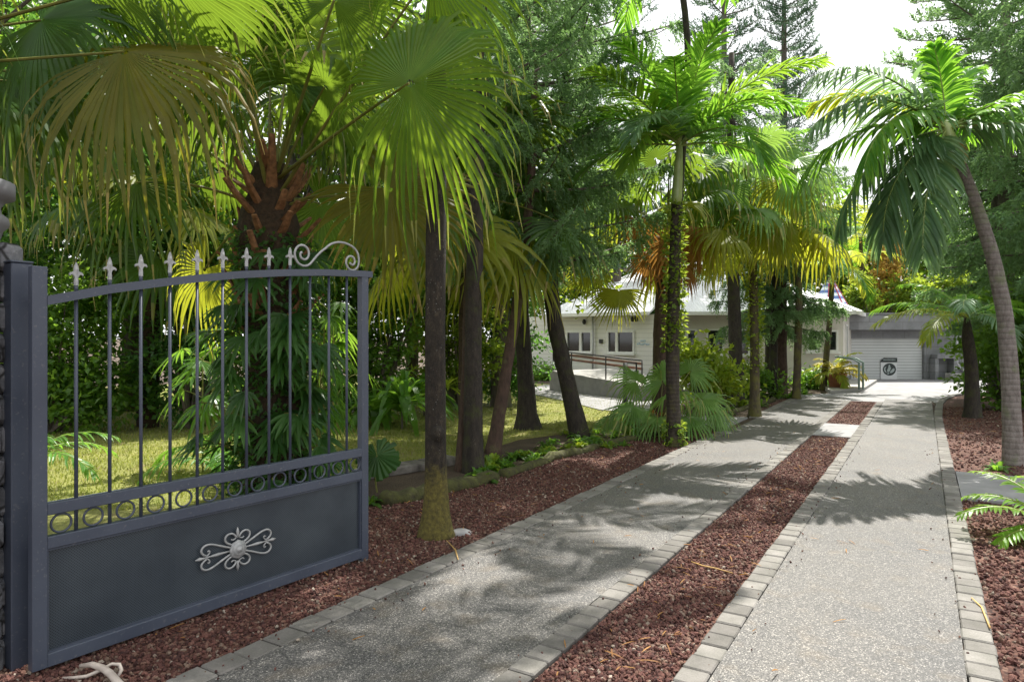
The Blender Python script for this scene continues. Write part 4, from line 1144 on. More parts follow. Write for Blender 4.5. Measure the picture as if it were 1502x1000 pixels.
# ------------------------------------------------------------------ the big fan palm behind the gate
FB = at(398, 0, 6.3); FB[2] = 0
fp = thing('fan_palm', 'big old fan palm behind the gate, its trunk wrapped in old leaf bases and climbers', 'palm', FB, 'fan palms')
tz = 3.15
mb = MB(); tp = np.array([FB + A(.02 * math.sin(z * 2), 0, z) for z in np.linspace(-.05, tz, 24)])
mb.tube(tp, np.interp(np.linspace(0, 1, 24), [0, .1, .5, .8, 1], [.34, .27, .25, .27, .14]), 16, 0, True, .25); mb.build('trunk', M['fibre'], fp, True)
r_ = np.random.default_rng(3)
for i in range(58):                       # old leaf bases standing off the trunk
    az = i * 2.39996 + r_.normal(0, .2); z = 1.5 + 1.6 * (i / 58) + r_.normal(0, .05)
    d = A(math.cos(az), math.sin(az), 0); el = r_.uniform(.5, 1.1); L = r_.uniform(.18, .42)
    p0 = FB + d * .20 + UP * z; p1 = p0 + (d * math.cos(el) + UP * math.sin(el)) * L
    mb = MB(); mb.tube([p0 - d * .06 - UP * .08, p0, (p0 + p1) / 2 + d * .02, p1], [.055, .048, .036, .026], 6, 0, True, .15, .55); mb.build('leaf_base', M['boot'], fp)
CT = FB + UP * 3.05
def mf(px, py, Y, R, fwd, nor, mat, N=46, spread=150, split=.55, droop=.5, arch=.18, st=None, bowl=.12, tone=.5, pr=.022, vfold=None):
    hub = at(px, py, Y); h = nrm(hub - CT)
    s0 = CT + A(h[0], h[1], 0) * .12 - UP * r_.uniform(0, .35) if st is None else st
    return fan_frond(fp, s0, hub, fwd, nor, R, mat, N, spread, split, droop, arch, bowl, tone, pr, vfold)
# directions: x to the right, y away from the camera, z up
mf(600, 122, 4.85, 1.0, (.80, -.12, .34), (.08, -.93, .16), 'fan_lime', 72, 166, .54, .8, .02, tone=.3, vfold=.36)
mf(635, -45, 5.0, .9, (.5, -.2, .6), (.1, -.9, .15), 'fan_lime', 64, 155, .5, .8, .02, tone=.2)
mf(572, 278, 5.85, .84, (.75, -.1, -.45), (.1, -.8, .3), 'fan_olive', 50, 155, .62, .35, .12, tone=.35)
mf(200, 268, 5.7, .80, (-.8, -.25, -.45), (-.2, -.55, .65), 'fan_green', 46, 150, .5, .75, .16, tone=.6)
mf(490, 0, 5.4, .95, (.35, -.3, .6), (.2, -.75, -.2), 'fan_green', 60, 150, .48, .7, .0, tone=.1)
mf(330, -20, 5.2, .95, (-.2, -.6, .45), (0, -.65, -.4), 'fan_green', 60, 150, .46, .7, .0, tone=.1)
mf(255, 20, 5.9, .9, (-.6, -.1, .5), (-.1, -.7, .2), 'fan_green', 56, 150, .46, .7, .0, tone=.2)
mf(440, 110, 7.2, .9, (.3, .4, .6), (.1, -.8, .3), 'fan_green', 44, 150, .55, .4, .0)
mf(520, 190, 7.4, .85, (.8, .3, .1), (.1, -.7, .5), 'fan_green', 40, 150, .5, .5, .06)
mf(330, 120, 7.4, .9, (-.4, .5, .5), (0, -.8, .4), 'fan_green', 40, 150, .5, .5, .0)
mf(300, 395, 6.9, .70, (-.5, .2, -.75), (.1, -.7, .4), 'fan_yellow', 40, 140, .5, .6, .12, tone=.9)
mf(185, 150, 7.2, .9, (-.8, .3, .1), (0, -.7, .5), 'fan_green', 40, 150, .5, .6, .05)
mf(470, 300, 7.2, .75, (.6, .4, -.5), (.1, -.7, .4), 'fan_green', 40, 145, .5, .6, .1)
mf(640, 300, 7.5, .75, (.7, .2, -.5), (.2, -.7, .4), 'fan_green', 40, 145, .5, .6, .1)

auto_fronds(fp, CT + UP * .1, 6, 1.2, 1.0, 'fan_green', 40, 88, 55, .6, 77)
# neighbouring fan palms whose stems stand outside the frame on the left
lp = thing('fan_palm', 'fan palm leaning in from the left, long olive fan and dark fronds along the top', 'palm', (-4.9, 4.6, 0), 'fan palms')
trunk_mesh([(-4.9, 4.6, -.1), (-4.85, 4.55, 1.6), (-4.8, 4.5, 3.2)], [.2, .17, .13], 'fibre', lp)
LT = A(-4.75, 4.45, 3.25)
def lf(px, py, Y, R, fwd, nor, mat, N=56, spread=150, split=.55, droop=.5, arch=.1, tone=.5):
    return fan_frond(lp, LT, at(px, py, Y), fwd, nor, R, mat, N, spread, split, droop, arch, .12, tone)
lf(182, 76, 4.3, .95, (.9, -.1, -.08), (.05, -.72, .66), 'fan_olive', 64, 155, .58, .8, .0, .4)
lf(60, 30, 4.6, .9, (.6, -.3, -.2), (.1, -.8, .3), 'fan_green', 58, 150, .48, .8, .05, .05)
lf(120, -60, 4.4, .95, (.5, -.5, .1), (0, -.7, -.3), 'fan_green', 58, 150, .48, .8, .05, .05)
lf(20, 120, 5.0, .9, (.5, -.2, -.6), (.1, -.8, .2), 'fan_green', 44, 150, .55, .7, .05, .05)
lf(110, 110, 5.6, .9, (.7, .1, -.5), (.1, -.8, .2), 'fan_green', 44, 150, .55, .7, .05, .2)
lf(250, -40, 4.2, .9, (.8, -.3, .1), (.1, -.5, -.5), 'fan_green', 58, 150, .48, .7, .0, .1)
auto_fronds(lp, LT + UP * .1, 9, 1.3, 1.0, 'fan_green', 40, 88, 25, .6, 78)
lf(-20, 200, 5.6, .8, (.4, -.2, -.7), (.1, -.8, .3), 'fan_green', 40, 150, .5, .7, .05, .6)
bp = thing('fan_palm', 'shaded fan palm behind the largest one, showing green fans between its petioles', 'palm', (-.58, 9.6, 0), 'fan palms')
trunk_mesh([(-.58, 9.6, -.1), (-.60, 9.6, 2), (-.58, 9.6, 3.6)], [.18, .15, .12], 'fibre', bp)
auto_fronds(bp, (-.58, 9.6, 3.7), 20, 1.15, .95, ['fan_green', 'fan_green', 'fan_yellow'], 34, 80, -45, .6, 21)
bp = thing('fan_palm', 'fan palm at the back left with pale sunlit fans above the shrubs', 'palm', (-6.2, 11.6, 0), 'fan palms')
trunk_mesh([(-6.2, 11.6, -.1), (-6.15, 11.6, 2), (-6.2, 11.6, 4.0)], [.18, .15, .12], 'fibre', bp)
auto_fronds(bp, (-6.2, 11.6, 4.1), 20, 1.2, 1.0, ['fan_green', 'fan_yellow', 'fan_green'], 34, 80, -45, .6, 22)

# climbers on the big trunk
def finger_leaf(mb, P, fwd, nor, R, n=9, spread=75, wd=.024, droop=.35, mat=0):
    fwd = nrm(np.asarray(fwd, float)); nor = nrm(np.asarray(nor, float) - fwd * np.dot(fwd, nor)); lat = np.cross(nor, fwd)
    th = np.radians(np.linspace(-spread, spread, n) + rng.normal(0, 3, n))
    D = np.cos(th)[:, None] * fwd + np.sin(th)[:, None] * lat
    add_strips(mb, np.tile(P, (n, 1)), D, np.tile(nor, (n, 1)), R * (.72 + .28 * np.cos(th)) * rng.uniform(.9, 1.1, n), wd, droop * rng.uniform(.7, 1.3, n), 4, mat, rng.random() * np.ones(n), fold=.3)
cl = thing('climbing_plant', 'climber with fingered leaves wrapping the largest fan palm trunk behind the gate', 'plant', FB + A(0, -.02, 0))
mb = MB(); lf_ = MB()
for i in range(70):
    az = r_.uniform(-PI, 0.35) if i % 5 else r_.uniform(-PI, PI); z = r_.uniform(.12, 2.25)
    d = A(math.cos(az), math.sin(az), 0); p0 = FB + d * .22 + UP * z; L = r_.uniform(.12, .42)
    p1 = p0 + d * L + UP * r_.uniform(.0, .22)
    lf_.tube(bez(p0, (p0 + p1) / 2 + UP * .08, p1, 5), .006, 4, 1, False)
    finger_leaf(lf_, p1, d * .9 - UP * r_.uniform(.2, .8) + r_.normal(0, .2, 3), UP + d * .7 + r_.normal(0, .2, 3), r_.uniform(.22, .36), 9, 80, .021)
n = 5200
az = r_.uniform(-PI, PI, n); z = r_.uniform(0.05, 2.5, n); dd = np.stack([np.cos(az), np.sin(az), 0 * az], 1)
P = FB + dd * (.26 + .12 * r_.random(n) * (1 + .7 * np.sin(z * 5 + az * 2)))[:, None] + UP * z[:, None]
add_leaves(lf_, P, dd + r_.normal(0, .6, (n, 3)) - UP * .5, dd + UP * .5 + r_.normal(0, .4, (n, 3)), .055, .02)
lf_.build('foliage', [M['broad_dark'], M['petiole']], cl)

# ------------------------------------------------------------------ other fan palms along the drive
pa = thing('fan_palm', 'fan palm with rusty brown dead skirt behind the slender ringed palm', 'palm', at(972, 0, 12.6) * A(1, 1, 0), 'fan palms')
b0 = at(972, 0, 12.6) * A(1, 1, 0)
trunk_mesh([b0 - UP * .1, b0 + UP * 1.5, b0 + A(.08, 0, 3.1)], [.20, .18, .16], 'bark_red', pa)
auto_fronds(pa, b0 + A(.08, 0, 3.75), 20, 1.2, .82, ['fan_green', 'fan_green', 'fan_yellow'], 30, 80, -8, .7, 31)
for px, py, Y, m in ((935, 322, 12.2, 'fan_dead'), (1030, 335, 12.1, 'fan_dead'), (985, 350, 12.0, 'fan_dead'), (1000, 385, 12.3, 'fan_dead'), (955, 375, 12.4, 'fan_dead'), (1020, 370, 13.0, 'fan_dead')):
    h = at(px, py, Y); s_ = b0 + A(.05, 0, 3.2); o = nrm((h - s_) * A(1, 1, 0))
    f_ = fan_frond(pa, s_, h, o * .4 - UP, (o[0] * .6, -.8, .3), .62, m, 26, 110, .55, .3, .15, .25, .5, .014); f_['label'] = 'dead brown frond'
for px, py, Y, fx in ((908, 425, 11.6, -.05), (868, 392, 12.0, -.5)):
    h = at(px, py, Y); fan_frond(pa, b0 + A(.05, -.1, 3.2), h, (fx, -.1, -1), (0, -.9, .2), .62, 'fan_yellow', 30, 95, .5, .3, .22, .2, .6, .012)
pb_b = gr(1107, 612)
pb = thing('fan_palm', 'fan palm on a thin creeper clad trunk with yellow green drooping fans', 'palm', pb_b, 'fan palms')
trunk_mesh([pb_b - UP * .05, pb_b + UP * 1.5, pb_b + A(-.05, 0, 3.6)], [.10, .085, .08], 'bark_moss', pb, flare=.6)
auto_fronds(pb, pb_b + A(-.05, 0, 4.1), 22, 1.2, .82, ['fan_blue', 'fan_blue', 'fan_yellow'], 32, 78, -22, .95, 33)
for px, py, m, fx in ((1125, 325, 'fan_yellow', .3), (1145, 335, 'fan_yellow', .6), (1065, 270, 'fan_blue', -.5), (1155, 262, 'fan_yellow', .6)):
    h = at(px, py, 12.6); fan_frond(pb, pb_b + A(0, -.05, 3.9), h, (fx, -.2, -.7), (.1, -.85, .35), .85, m, 38, 140, .55, .7, .2, .15, .5, .014)
# young fan shrub by the drive
sb = gr(975, 640) + A(0, .35, 0)
fs = thing('fan_palm_shrub', 'low young fan palm with broad blue green fans beside the path', 'shrub', sb)
for (px, py, dy, fx, fy, fz, R) in ((930, 595, -.5, -.6, -.5, -.2, .86), (972, 560, .0, -.15, -.3, .7, .85), (1030, 585, -.3, .8, -.4, .0, .86), (1012, 545, .5, .5, .2, .6, .8), (935, 560, .4, -.6, .1, .5, .8),
                                    (965, 612, -.7, -.2, -.8, -.3, .8), (1010, 612, -.6, .4, -.7, -.3, .78), (1050, 605, .2, .9, .1, -.1, .75), (900, 615, .1, -.9, .0, -.3, .75), (985, 580, -.5, .1, -.7, .3, .8)):
    Yh = sb[1] + dy
    fan_frond(fs, sb + UP * .12, at(px, py, Yh), (fx, fy, fz), (fx * .2, -.55, .75), R * .82, 'fan_blue', 32, 140, .36, .8, .12, .10, None, .012)
mb = MB(); leaf_crown(mb, [(sb[0], sb[1], .15, .35, .3, .12)], 10, 20, .12, .03, .1, 5); mb.build('old_leaves', M['fan_dead'], fs)

# ------------------------------------------------------------------ feather palms
def ring_trunk(parent, pts, r0, r1, mat, flare, name='trunk'): return trunk_mesh(pts, [r0, r0 * .95, (r0 + r1) / 2, r1], mat, parent, 16, .05, 40, name, flare)
def shaft(parent, p0, p1, r0, r1):
    p0 = np.asarray(p0); p1 = np.asarray(p1); t = np.linspace(0, 1, 8)[:, None]
    mb = MB(); mb.tube(p0 + (p1 - p0) * t, np.interp(t[:, 0], [0, .12, .5, 1], [r0 * .9, r0 * 1.12, r0, r1]), 12); mb.build('crownshaft', M['crownshaft'], parent, True)
# nearest trunk, its crown above the frame
b0 = gr(640, 787)
n1 = thing('feather_palm', 'nearest slim dark palm trunk with orange moss and a flared mossy foot', 'palm', b0, 'feather palms')
ring_trunk(n1, [b0 - UP * .05, b0 + A(-.01, 0, 1.5), b0 + A(.0, .02, 2.8), b0 + A(.0, .03, 4.2), b0 + A(.15, .15, 5.1), b0 + A(.9, .8, 6.4), b0 + A(1.75, 1.5, 7.4)], .082, .056, 'bark_near', 1.15)
mb = MB()
mb = MB(); bp_ = b0 + A(.02, -.072, .82); mb.lathe([(0, .055), (.03, .05), (.052, .02), (.055, -.02), (.035, -.06), (0, -.07)], bp_, 14); mb.build('burl', M['bark_near'], n1, True)
shaft(n1, b0 + A(1.72, 1.47, 7.35), b0 + A(2.05, 1.75, 8.1), .062, .04)
for i in range(14):
    pin_frond(n1, b0 + A(2.05, 1.75, 8.05), i * 2.4 + .3, 2.4, rad(72 - 5 * i), 1.5, 'pin_green', 30, .42, .024, 20, .4)
t = tag(MB().lathe([(.0, .035), (.05, .035), (.085, .02), (.10, -.01)], gr(676, 783), 12).build('stone', M['concrete_dark'], None, True), 'flat mossy stone beside the nearest palm foot', 'stone')

# slender palm in the middle
b0 = gr(989, 655)
m1 = thing('feather_palm', 'slim ringed palm in mid picture with pale green crownshaft and upright feather fronds', 'palm', b0, 'feather palms')
ring_trunk(m1, [b0 - UP * .05, b0 + A(-.03, 0, 1.2), b0 + A(.0, 0, 2.4), b0 + A(.03, 0, 3.45)], .098, .070, 'bark_palm', .5)
ct = b0 + A(.08, 0, 4.32)
shaft(m1, b0 + A(.03, 0, 3.42), ct, .068, .04)
for az, e0, bend, L, m in ((.15, 12, 1.3, 1.6, 'pin_green'), (3.0, 10, 1.3, 1.5, 'pin_green'), (-1.0, 18, 1.7, 1.5, 'pin_green'), (-2.3, 15, 1.7, 1.4, 'pin_lime'), (-.5, 48, 1.0, 1.9, 'pin_lime'), (3.6, 45, 1.1, 1.8, 'pin_lime'), (0.35, 55, 1.25, 1.75, 'pin_lime'), (-.15, 42, 1.2, 1.75, 'pin_green'), (2.75, 50, 1.2, 1.45, 'pin_lime'), (3.3, 35, 1.3, 1.5, 'pin_green'), (1.6, 65, .9, 1.6, 'pin_green'), (-1.3, 72, .9, 1.5, 'pin_green'), (-1.9, 60, 1.5, 1.5, 'pin_green'), (2.2, 76, .7, 1.6, 'pin_grey'), (.9, 75, .7, 1.7, 'pin_lime'), (-.8, 40, 1.6, 1.6, 'pin_green'), (4.2, 30, 1.8, 1.5, 'pin_grey'), (3.7, 68, 1.0, 1.5, 'pin_green')):
    pin_frond(m1, ct - UP * .05, az, L * 1.12, rad(e0), bend * .9, m, 36, .55, .024, 18, .28, side=rng.normal(0, .2))
# creeper on its trunk
mb = MB(); n = 900; z = r_.uniform(1.35, 3.5, n); z[:160] = r_.uniform(0, .35, 160); az = r_.uniform(0, 2 * PI, n); dd = np.stack([np.cos(az), np.sin(az), 0 * az], 1)
add_leaves(mb, b0 + A(0, 0, 0) + dd * r_.uniform(.07, .15, n)[:, None] + UP * z[:, None], dd + r_.normal(0, .6, (n, 3)), UP + dd + r_.normal(0, .4, (n, 3)), .085, .026)
t = mb.build('creeper', M['broad_light']); tag(t, 'light green creeper climbing the slim ringed palm in mid picture', 'creeper')
n = 700; q = pb_b; mb = MB(); z = r_.uniform(.9, 3.6, n); az = r_.uniform(0, 2 * PI, n); dd = np.stack([np.cos(az), np.sin(az), 0 * az], 1)
add_leaves(mb, q + dd * r_.uniform(.08, .15, n)[:, None] + UP * z[:, None], dd + r_.normal(0, .6, (n, 3)), UP + dd + r_.normal(0, .4, (n, 3)), .085, .026)
tag(mb.build('creeper', M['lime']), 'yellow green creeper on the thin trunk under the drooping fans', 'creeper')

# leaning palm on the right
b0 = gr(1487, 682)
r1 = thing('feather_palm', 'leaning grey ringed palm at the right with long hanging feather fronds', 'palm', b0, 'feather palms')
tp = [b0 - UP * .05, at(1482, 560, 8.4), at(1474, 460, 8.4), at(1455, 370, 8.4), at(1428, 290, 8.4), at(1408, 240, 8.4)]
trunk_mesh(tp, [.105, .098, .088, .078, .070, .066], 'bark_grey', r1, 16, .05, 40, 'trunk', .35)
ct = at(1384, 178, 8.4)
shaft(r1, at(1409, 243, 8.4), ct, .078, .05)
mb = MB(); n = 260; d = nrm(r_.normal(size=(n, 3)) * A(1, 1, .45) - UP * .15)
add_strips(mb, np.tile(at(1398, 215, 8.4), (n, 1)) + d * .03, d, r_.normal(size=(n, 3)), r_.uniform(.08, .2, n), .004, .5, 3); mb.build('flower_stalk', M['drystem'], r1)
for az, e0, bend, L, m, tw, sd_, vee in (
        (PI + .25, 28, 1.35, 2.15, 'pin_grey', .3, .1, -5), (PI - .25, 18, 1.55, 2.0, 'pin_green', .0, -.1, 5), (PI + .5, 14, 1.5, 2.0, 'pin_green', .4, .1, -10),
        (-2.5, -48, .8, 1.75, 'pin_grey', .2, .0, -5), (PI + .05, -12, 1.3, 2.0, 'pin_grey', .1, .0, -8), (PI + .35, 38, 1.2, 2.3, 'pin_grey', .2, .05, -5), (-.95, -5, .6, 2.0, 'pin_grey', -.2, .1, -8), (-2.95, -30, 1.15, 1.75, 'pin_grey', -.2, .0, -5), (2.7, -38, .9, 1.6, 'pin_grey', -.2, .0, -5),
        (-.75, 12, .1, 2.1, 'pin_grey', -.3, .0, -12), (.15, 20, .9, 2.1, 'pin_grey', .0, .0, 5), (-.3, 30, .8, 2.1, 'pin_green', .0, .0, 5), (.5, 35, 1.1, 1.9, 'pin_green', .0, .0, 10), (0.9, 40, 1.2, 1.8, 'pin_green', 0, 0, 10),
        (2.0, 78, .5, 1.05, 'pin_green', 0, 0, 25), (-2.5, 80, .45, 1.0, 'pin_green', 0, 0, 25), (.6, 70, .8, 1.2, 'pin_green', 0, 0, 25), (2.6, 50, 1.2, 1.7, 'pin_yellow', 0, 0, 12)):
    pin_frond(r1, ct - nrm(ct - tp[-1]) * .1, az, L, rad(e0), bend, m, 40, .56, .026, vee, .55, side=sd_, twist=tw)
# dark stem palm behind it
b0 = gr(1427, 613)
r2 = thing('feather_palm', 'short dark stemmed palm on the right bed with one bright frond toward the garage', 'palm', b0, 'feather palms')
ct = at(1418, 466, 13.1)
trunk_mesh([b0 - UP * .05, b0 + A(-.02, 0, .9), at(1419, 492, 13.1), ct + UP * .08], [.135, .115, .10, .03], 'bark_dark', r2, flare=.45)
for az, e0, bend, L, m in ((PI - .1, 20, 1.0, 1.75, 'pin_yellow'), (PI + .5, 15, 1.35, 1.5, 'pin_yellow'), (PI - .6, 32, 1.1, 1.7, 'pin_green'), (-1.5, 15, 1.5, 1.3, 'pin_grey'), (-.7, 25, 1.4, 1.5, 'pin_green'), (.1, 35, 1.3, 1.6, 'pin_green'), (1.0, 45, 1.2, 1.6, 'pin_green'), (2.0, 55, 1.1, 1.6, 'pin_green'), (-2.2, 40, 1.4, 1.4, 'pin_grey')):
    pin_frond(r2, ct, az, L, rad(e0), bend, m, 38, .40, .017, 12, .45)
# palms by the house corner and deeper in the row
def small_palm(px, py, ctpx, ctpy, Y, L, label, mats, nf=10, seed=1, r=.09, mt='bark_moss'):
    b = gr(px, py); q = np.random.default_rng(seed)
    t = thing('feather_palm', label, 'palm', b, 'feather palms'); ct = at(ctpx, ctpy, b[1])
    trunk_mesh([b - UP * .05, (b + ct) / 2 + A(.03, 0, 0), ct], [r, r * .9, r * .75], mt, t, flare=.4)
    for i in range(nf):
        pin_frond(t, ct, i * 2.4 + q.normal(0, .2), L * q.uniform(.85, 1.1), rad(75 - 80 * i / nf), q.uniform(1.2, 1.8), mats[i % len(mats)], 30, .45 * L / 1.8, .024, 15, .4)
    return t
small_palm(1207, 572, 1222, 395, 20, 1.9, 'thin mossy palm beside the terracotta pot at the house corner', ['pin_yellow', 'pin_green', 'pin_yellow'], 11, 41)
small_palm(1168, 586, 1172, 330, 17, 1.8, 'creeper covered thin palm just left of the potted plant', ['pin_green', 'pin_yellow'], 10, 42, .095)
small_palm(1125, 572, 1128, 250, 20, 2.1, 'tall thin palm at the back of the trunk row by the house wall', ['pin_green', 'pin_yellow', 'pin_green'], 11, 43, .08, 'bark_dark')
small_palm(1270, 545, 1262, 345, 30, 2.6, 'far yellowish palm rising behind the garage roof', ['pin_yellow', 'pin_green'], 12, 44, .1)
b0 = at(991, 0, 10.5) * A(1, 1, 0); ct = at(985, -130, 9.7)
pp = thing('feather_palm', 'feather palm above the frame, only its thin stem and frond tips at the top', 'palm', b0, 'feather palms')
trunk_mesh([b0 - UP * .1, at(991, 500, 10.5), at(995, 310, 10.5), at(1003, 200, 10.4), at(1012, 70, 10.1), ct], [.06, .055, .05, .045], 'bark_dark', pp)
for i in range(13): pin_frond(pp, ct, i * 2.4 + 4.4, 2.3, rad(68 - 5 * i), 1.5, 'pin_green', 30, .5, .026, 10, .4)

# ------------------------------------------------------------------ araucaria trees in the row
def arau(label, tpts, tr, mat, zs, nb, blen, e0, upturn, cord, cdroop, dens, nlen, nwid, nn, seed, needle='needle', flare=.3, group='pines in the row', cpm=16, azspan=None, tipup=0, cr=.03):
    b = np.asarray(tpts[0], float); t = thing('pine_tree', label, 'tree', (b[0], b[1], 0), group)
    trunk_mesh(tpts, tr, mat, t, 14, .14, 30, 'trunk', flare)
    c = MB(); wd = MB()
    needle_branches(c, wd, tpts, zs, nb, blen, e0, upturn, cord, cdroop, dens, nlen, nwid, nn, seed, azspan, cr, cpm, tipup, 0)
    br = MB(); 
    if wd.n:
        wd.f = [(f, np.zeros_like(m), r) for f, m, r in wd.f]; wd.build('boughs', M['bark_wood'], t)
    c.build('crown', M[needle], t)
    return t
g0 = gr(694, 692)
arau('thick dark shaggy trunk, the taller of the close pair behind the nearest palm', [g0 - UP * .05, g0 + A(.0, 0, 1.5), g0 + A(.04, 0, 3.5), g0 + A(.05, 0, 8)], [.115, .10, .09, .07], 'bark_dark', np.arange(4.3, 8, .6), 5, lambda z: 1.7, 5, 25, .30, .8, 3, .06, .008, 8, 51)
g0 = gr(677, 690)
arau('thin dark stem tight against the thick shaggy trunk', [g0 - UP * .05, g0 + A(.06, .05, 1.2), g0 + A(.12, .1, 4), g0 + A(.12, .1, 6.5)], [.075, .06, .055, .04], 'bark_red', np.arange(3.9, 6.5, .6), 4, lambda z: 1.2, 0, 25, .28, .8, 3, .06, .008, 8, 52)
g0 = gr(722, 664)
arau('slanting reddish trunk leaning right behind the shaggy pair', [g0 - UP * .05, at(745, 530, 9.2), at(766, 400, 9.4), at(780, 260, 9.5), at(786, 60, 9.6)], [.095, .075, .07, .06, .04], 'bark_red', np.arange(2.6, 6.4, .5), 5, lambda z: 1.5, 5, 20, .34, 1.0, 3, .065, .008, 9, 53)
g0 = gr(775, 631)
arau('straight pine trunk with wide flared base on the lawn edge', [g0 - UP * .05, at(770, 540, 11.3), at(764, 440, 11.3), at(768, 330, 11.3), at(772, 100, 11.3), at(772, -60, 11.3)], [.17, .13, .12, .11, .09, .06], 'bark_dark', np.arange(2.9, 7.2, .62), 5, lambda z: 1.7, 8, 15, .36, 1.0, 3, .065, .009, 9, 54, flare=.75)
g0 = gr(852, 640)
arau('curved mossy pine trunk leaning left before the ramp', [g0 - UP * .05, at(832, 560, 10.7), at(814, 480, 10.7), at(806, 400, 10.8), at(812, 330, 10.9), at(826, 180, 11), at(842, -60, 11)], [.145, .13, .125, .115, .10, .085, .05], 'bark_dark', np.arange(2.7, 6.6, .5), 5, lambda z: 1.9 - .05 * (z - 2.7), 8, 12, .40, 1.0, 3, .07, .009, 9, 55, flare=.25)
g0 = gr(1082, 588)
arau('thick dark pine trunk left of the thin trunk with drooping fans', [g0 - UP * .05, g0 + A(-.08, 0, 2), g0 + A(-.15, 0, 5), g0 + A(-.15, 0, 8.5)], [.175, .15, .13, .06], 'bark_dark', np.arange(3.2, 8.4, .6), 5, lambda z: 2.0 - .15 * (z - 3), 0, 15, .36, .9, 3, .08, .011, 8, 56)
g0 = gr(1146, 580)
arau('dark feathery pine in front of the house wall by the house corner', [g0 - UP * .05, g0 + A(.0, 0, 2), g0 + A(.05, 0, 6.2)], [.16, .14, .05], 'bark_red', np.arange(1.9, 6.2, .42), 5, lambda z: 1.7, -12, 10, .40, 1.0, 3, .085, .011, 8, 57)
g0 = gr(1135, 583)
arau('thin dark stem just left of the feathery pine by the house corner', [g0 - UP * .05, g0 + A(.0, 0, 2), g0 + A(.05, 0, 4.4)], [.1, .085, .04], 'bark_dark', np.arange(2.3, 4.3, .5), 5, lambda z: 1.2, -5, 10, .36, 1.0, 3, .08, .011, 8, 58)
# tall pines against the sky
def tall(label, px, Y, H, z0, dz, bl, e0, up, cord, seed, nb=5, nlen=.14, nw=.02, nn=6, r=.22, cpm=7, cdroop=-.15, tipup=.25, m='needle_far', azspan=None, lean=0):
    x = (px - 751) / 1000 * Y
    return arau(label, [(x, Y, -.1), (x + lean * .5, Y, H * .5), (x + lean, Y, H)], [r, r * .7, .04], 'bark_wood', np.arange(z0, H - .2, dz), nb, bl, e0, up, cord, cdroop, 2, nlen, nw, nn, seed, m, .2, 'tall pines against the sky', cpm, azspan, tipup, .035)
tall('tall tiered pine with upswept boughs standing against the white sky', 1150, 30, 21, 5.5, .62, lambda z: 2.3 - .06 * (z - 5), 12, 25, .55, 61, cpm=9)
tall('tall thin pine just left of the tiered pine', 1062, 27, 19, 5.5, .8, lambda z: 2.1 - .05 * (z - 5), 5, 30, .5, 62, cpm=8)
tall('open pine with pale grey trunk and long bare boughs ending in tufts', 856, 33, 21.5, 11.0, 1.35, lambda z: 4.6, 5, 28, .7, 63, nb=5, cpm=5, r=.34)
tall('tall pine rising behind the right hand bed, dark boughs at the top right corner', 1475, 17, 13, 5.2, .65, lambda z: 2.7 - .05 * (z - 5), 3, 22, .5, 64, nb=6, cpm=11, nn=8, nlen=.11, m='needle')
tall('dark pine at the right edge beyond the leaning palm', 1540, 14, 9, 2.3, .5, lambda z: 2.4 - .12 * z, -10, 15, .45, 65, nb=6, cpm=13, nn=8, nlen=.1, m='needle', cdroop=.7, tipup=0)
tall('dark bushy pine between the leaning palm and the garage', 1462, 17.5, 7.5, 2.6, .45, lambda z: 2.2 - .12 * z, -8, 15, .42, 66, nb=6, cpm=13, nn=8, nlen=.1, m='needle', cdroop=.7, tipup=0)
tall('slim pine behind the fan palms left of the curved trunk', 735, 15, 9.5, 2.5, .5, lambda z: 2.0, 5, 20, .42, 67, cpm=13, nn=8, nlen=.09, nw=.012, m='needle', cdroop=.6, tipup=0)
tall('pine behind the house roof left of the slim ringed palm', 905, 27, 10.5, 4.2, .7, lambda z: 2.5 - .1 * (z - 4), 8, 20, .55, 68, cpm=9, nn=7)

# ------------------------------------------------------------------ broadleaf trees and shrubs behind
def blobs_tree(x, y, H, r, n, seed, low=.28):
    q = np.random.default_rng(seed); o = []
    for i in range(n):
        a = q.uniform(0, 2 * PI); rr = r * q.uniform(.15, .75); z = H * (low + (1 - low) * (i + .5) / n) - r * .15
        s_ = r * q.uniform(.42, .68) * (1.1 - .35 * (i / n))
        o.append((x + rr * math.cos(a), y + rr * math.sin(a), z, s_, s_, s_ * .75))
    return o
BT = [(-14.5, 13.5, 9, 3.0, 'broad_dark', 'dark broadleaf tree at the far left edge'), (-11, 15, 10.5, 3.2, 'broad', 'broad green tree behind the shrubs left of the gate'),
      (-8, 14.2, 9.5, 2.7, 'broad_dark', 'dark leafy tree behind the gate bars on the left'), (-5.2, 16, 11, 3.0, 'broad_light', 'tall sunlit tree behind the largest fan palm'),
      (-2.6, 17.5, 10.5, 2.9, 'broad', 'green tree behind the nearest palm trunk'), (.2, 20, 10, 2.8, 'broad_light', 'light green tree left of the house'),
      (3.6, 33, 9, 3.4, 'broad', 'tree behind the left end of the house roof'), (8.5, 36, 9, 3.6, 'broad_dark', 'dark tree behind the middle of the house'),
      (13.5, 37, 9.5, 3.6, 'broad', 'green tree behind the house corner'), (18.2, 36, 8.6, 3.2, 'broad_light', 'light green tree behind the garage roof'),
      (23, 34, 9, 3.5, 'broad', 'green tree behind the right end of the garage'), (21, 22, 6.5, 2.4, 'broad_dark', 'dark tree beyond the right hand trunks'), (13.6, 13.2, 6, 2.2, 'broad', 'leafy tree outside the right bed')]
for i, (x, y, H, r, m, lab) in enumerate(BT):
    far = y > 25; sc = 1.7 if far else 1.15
    broad_tree('broadleaf_tree', lab, 'broadleaf trees in the background', (x, y, 0), H, blobs_tree(x, y, H, r, 13, 100 + i), m, 200 + i, 300, 44, .17 * sc, .055 * sc, .36 * sc)
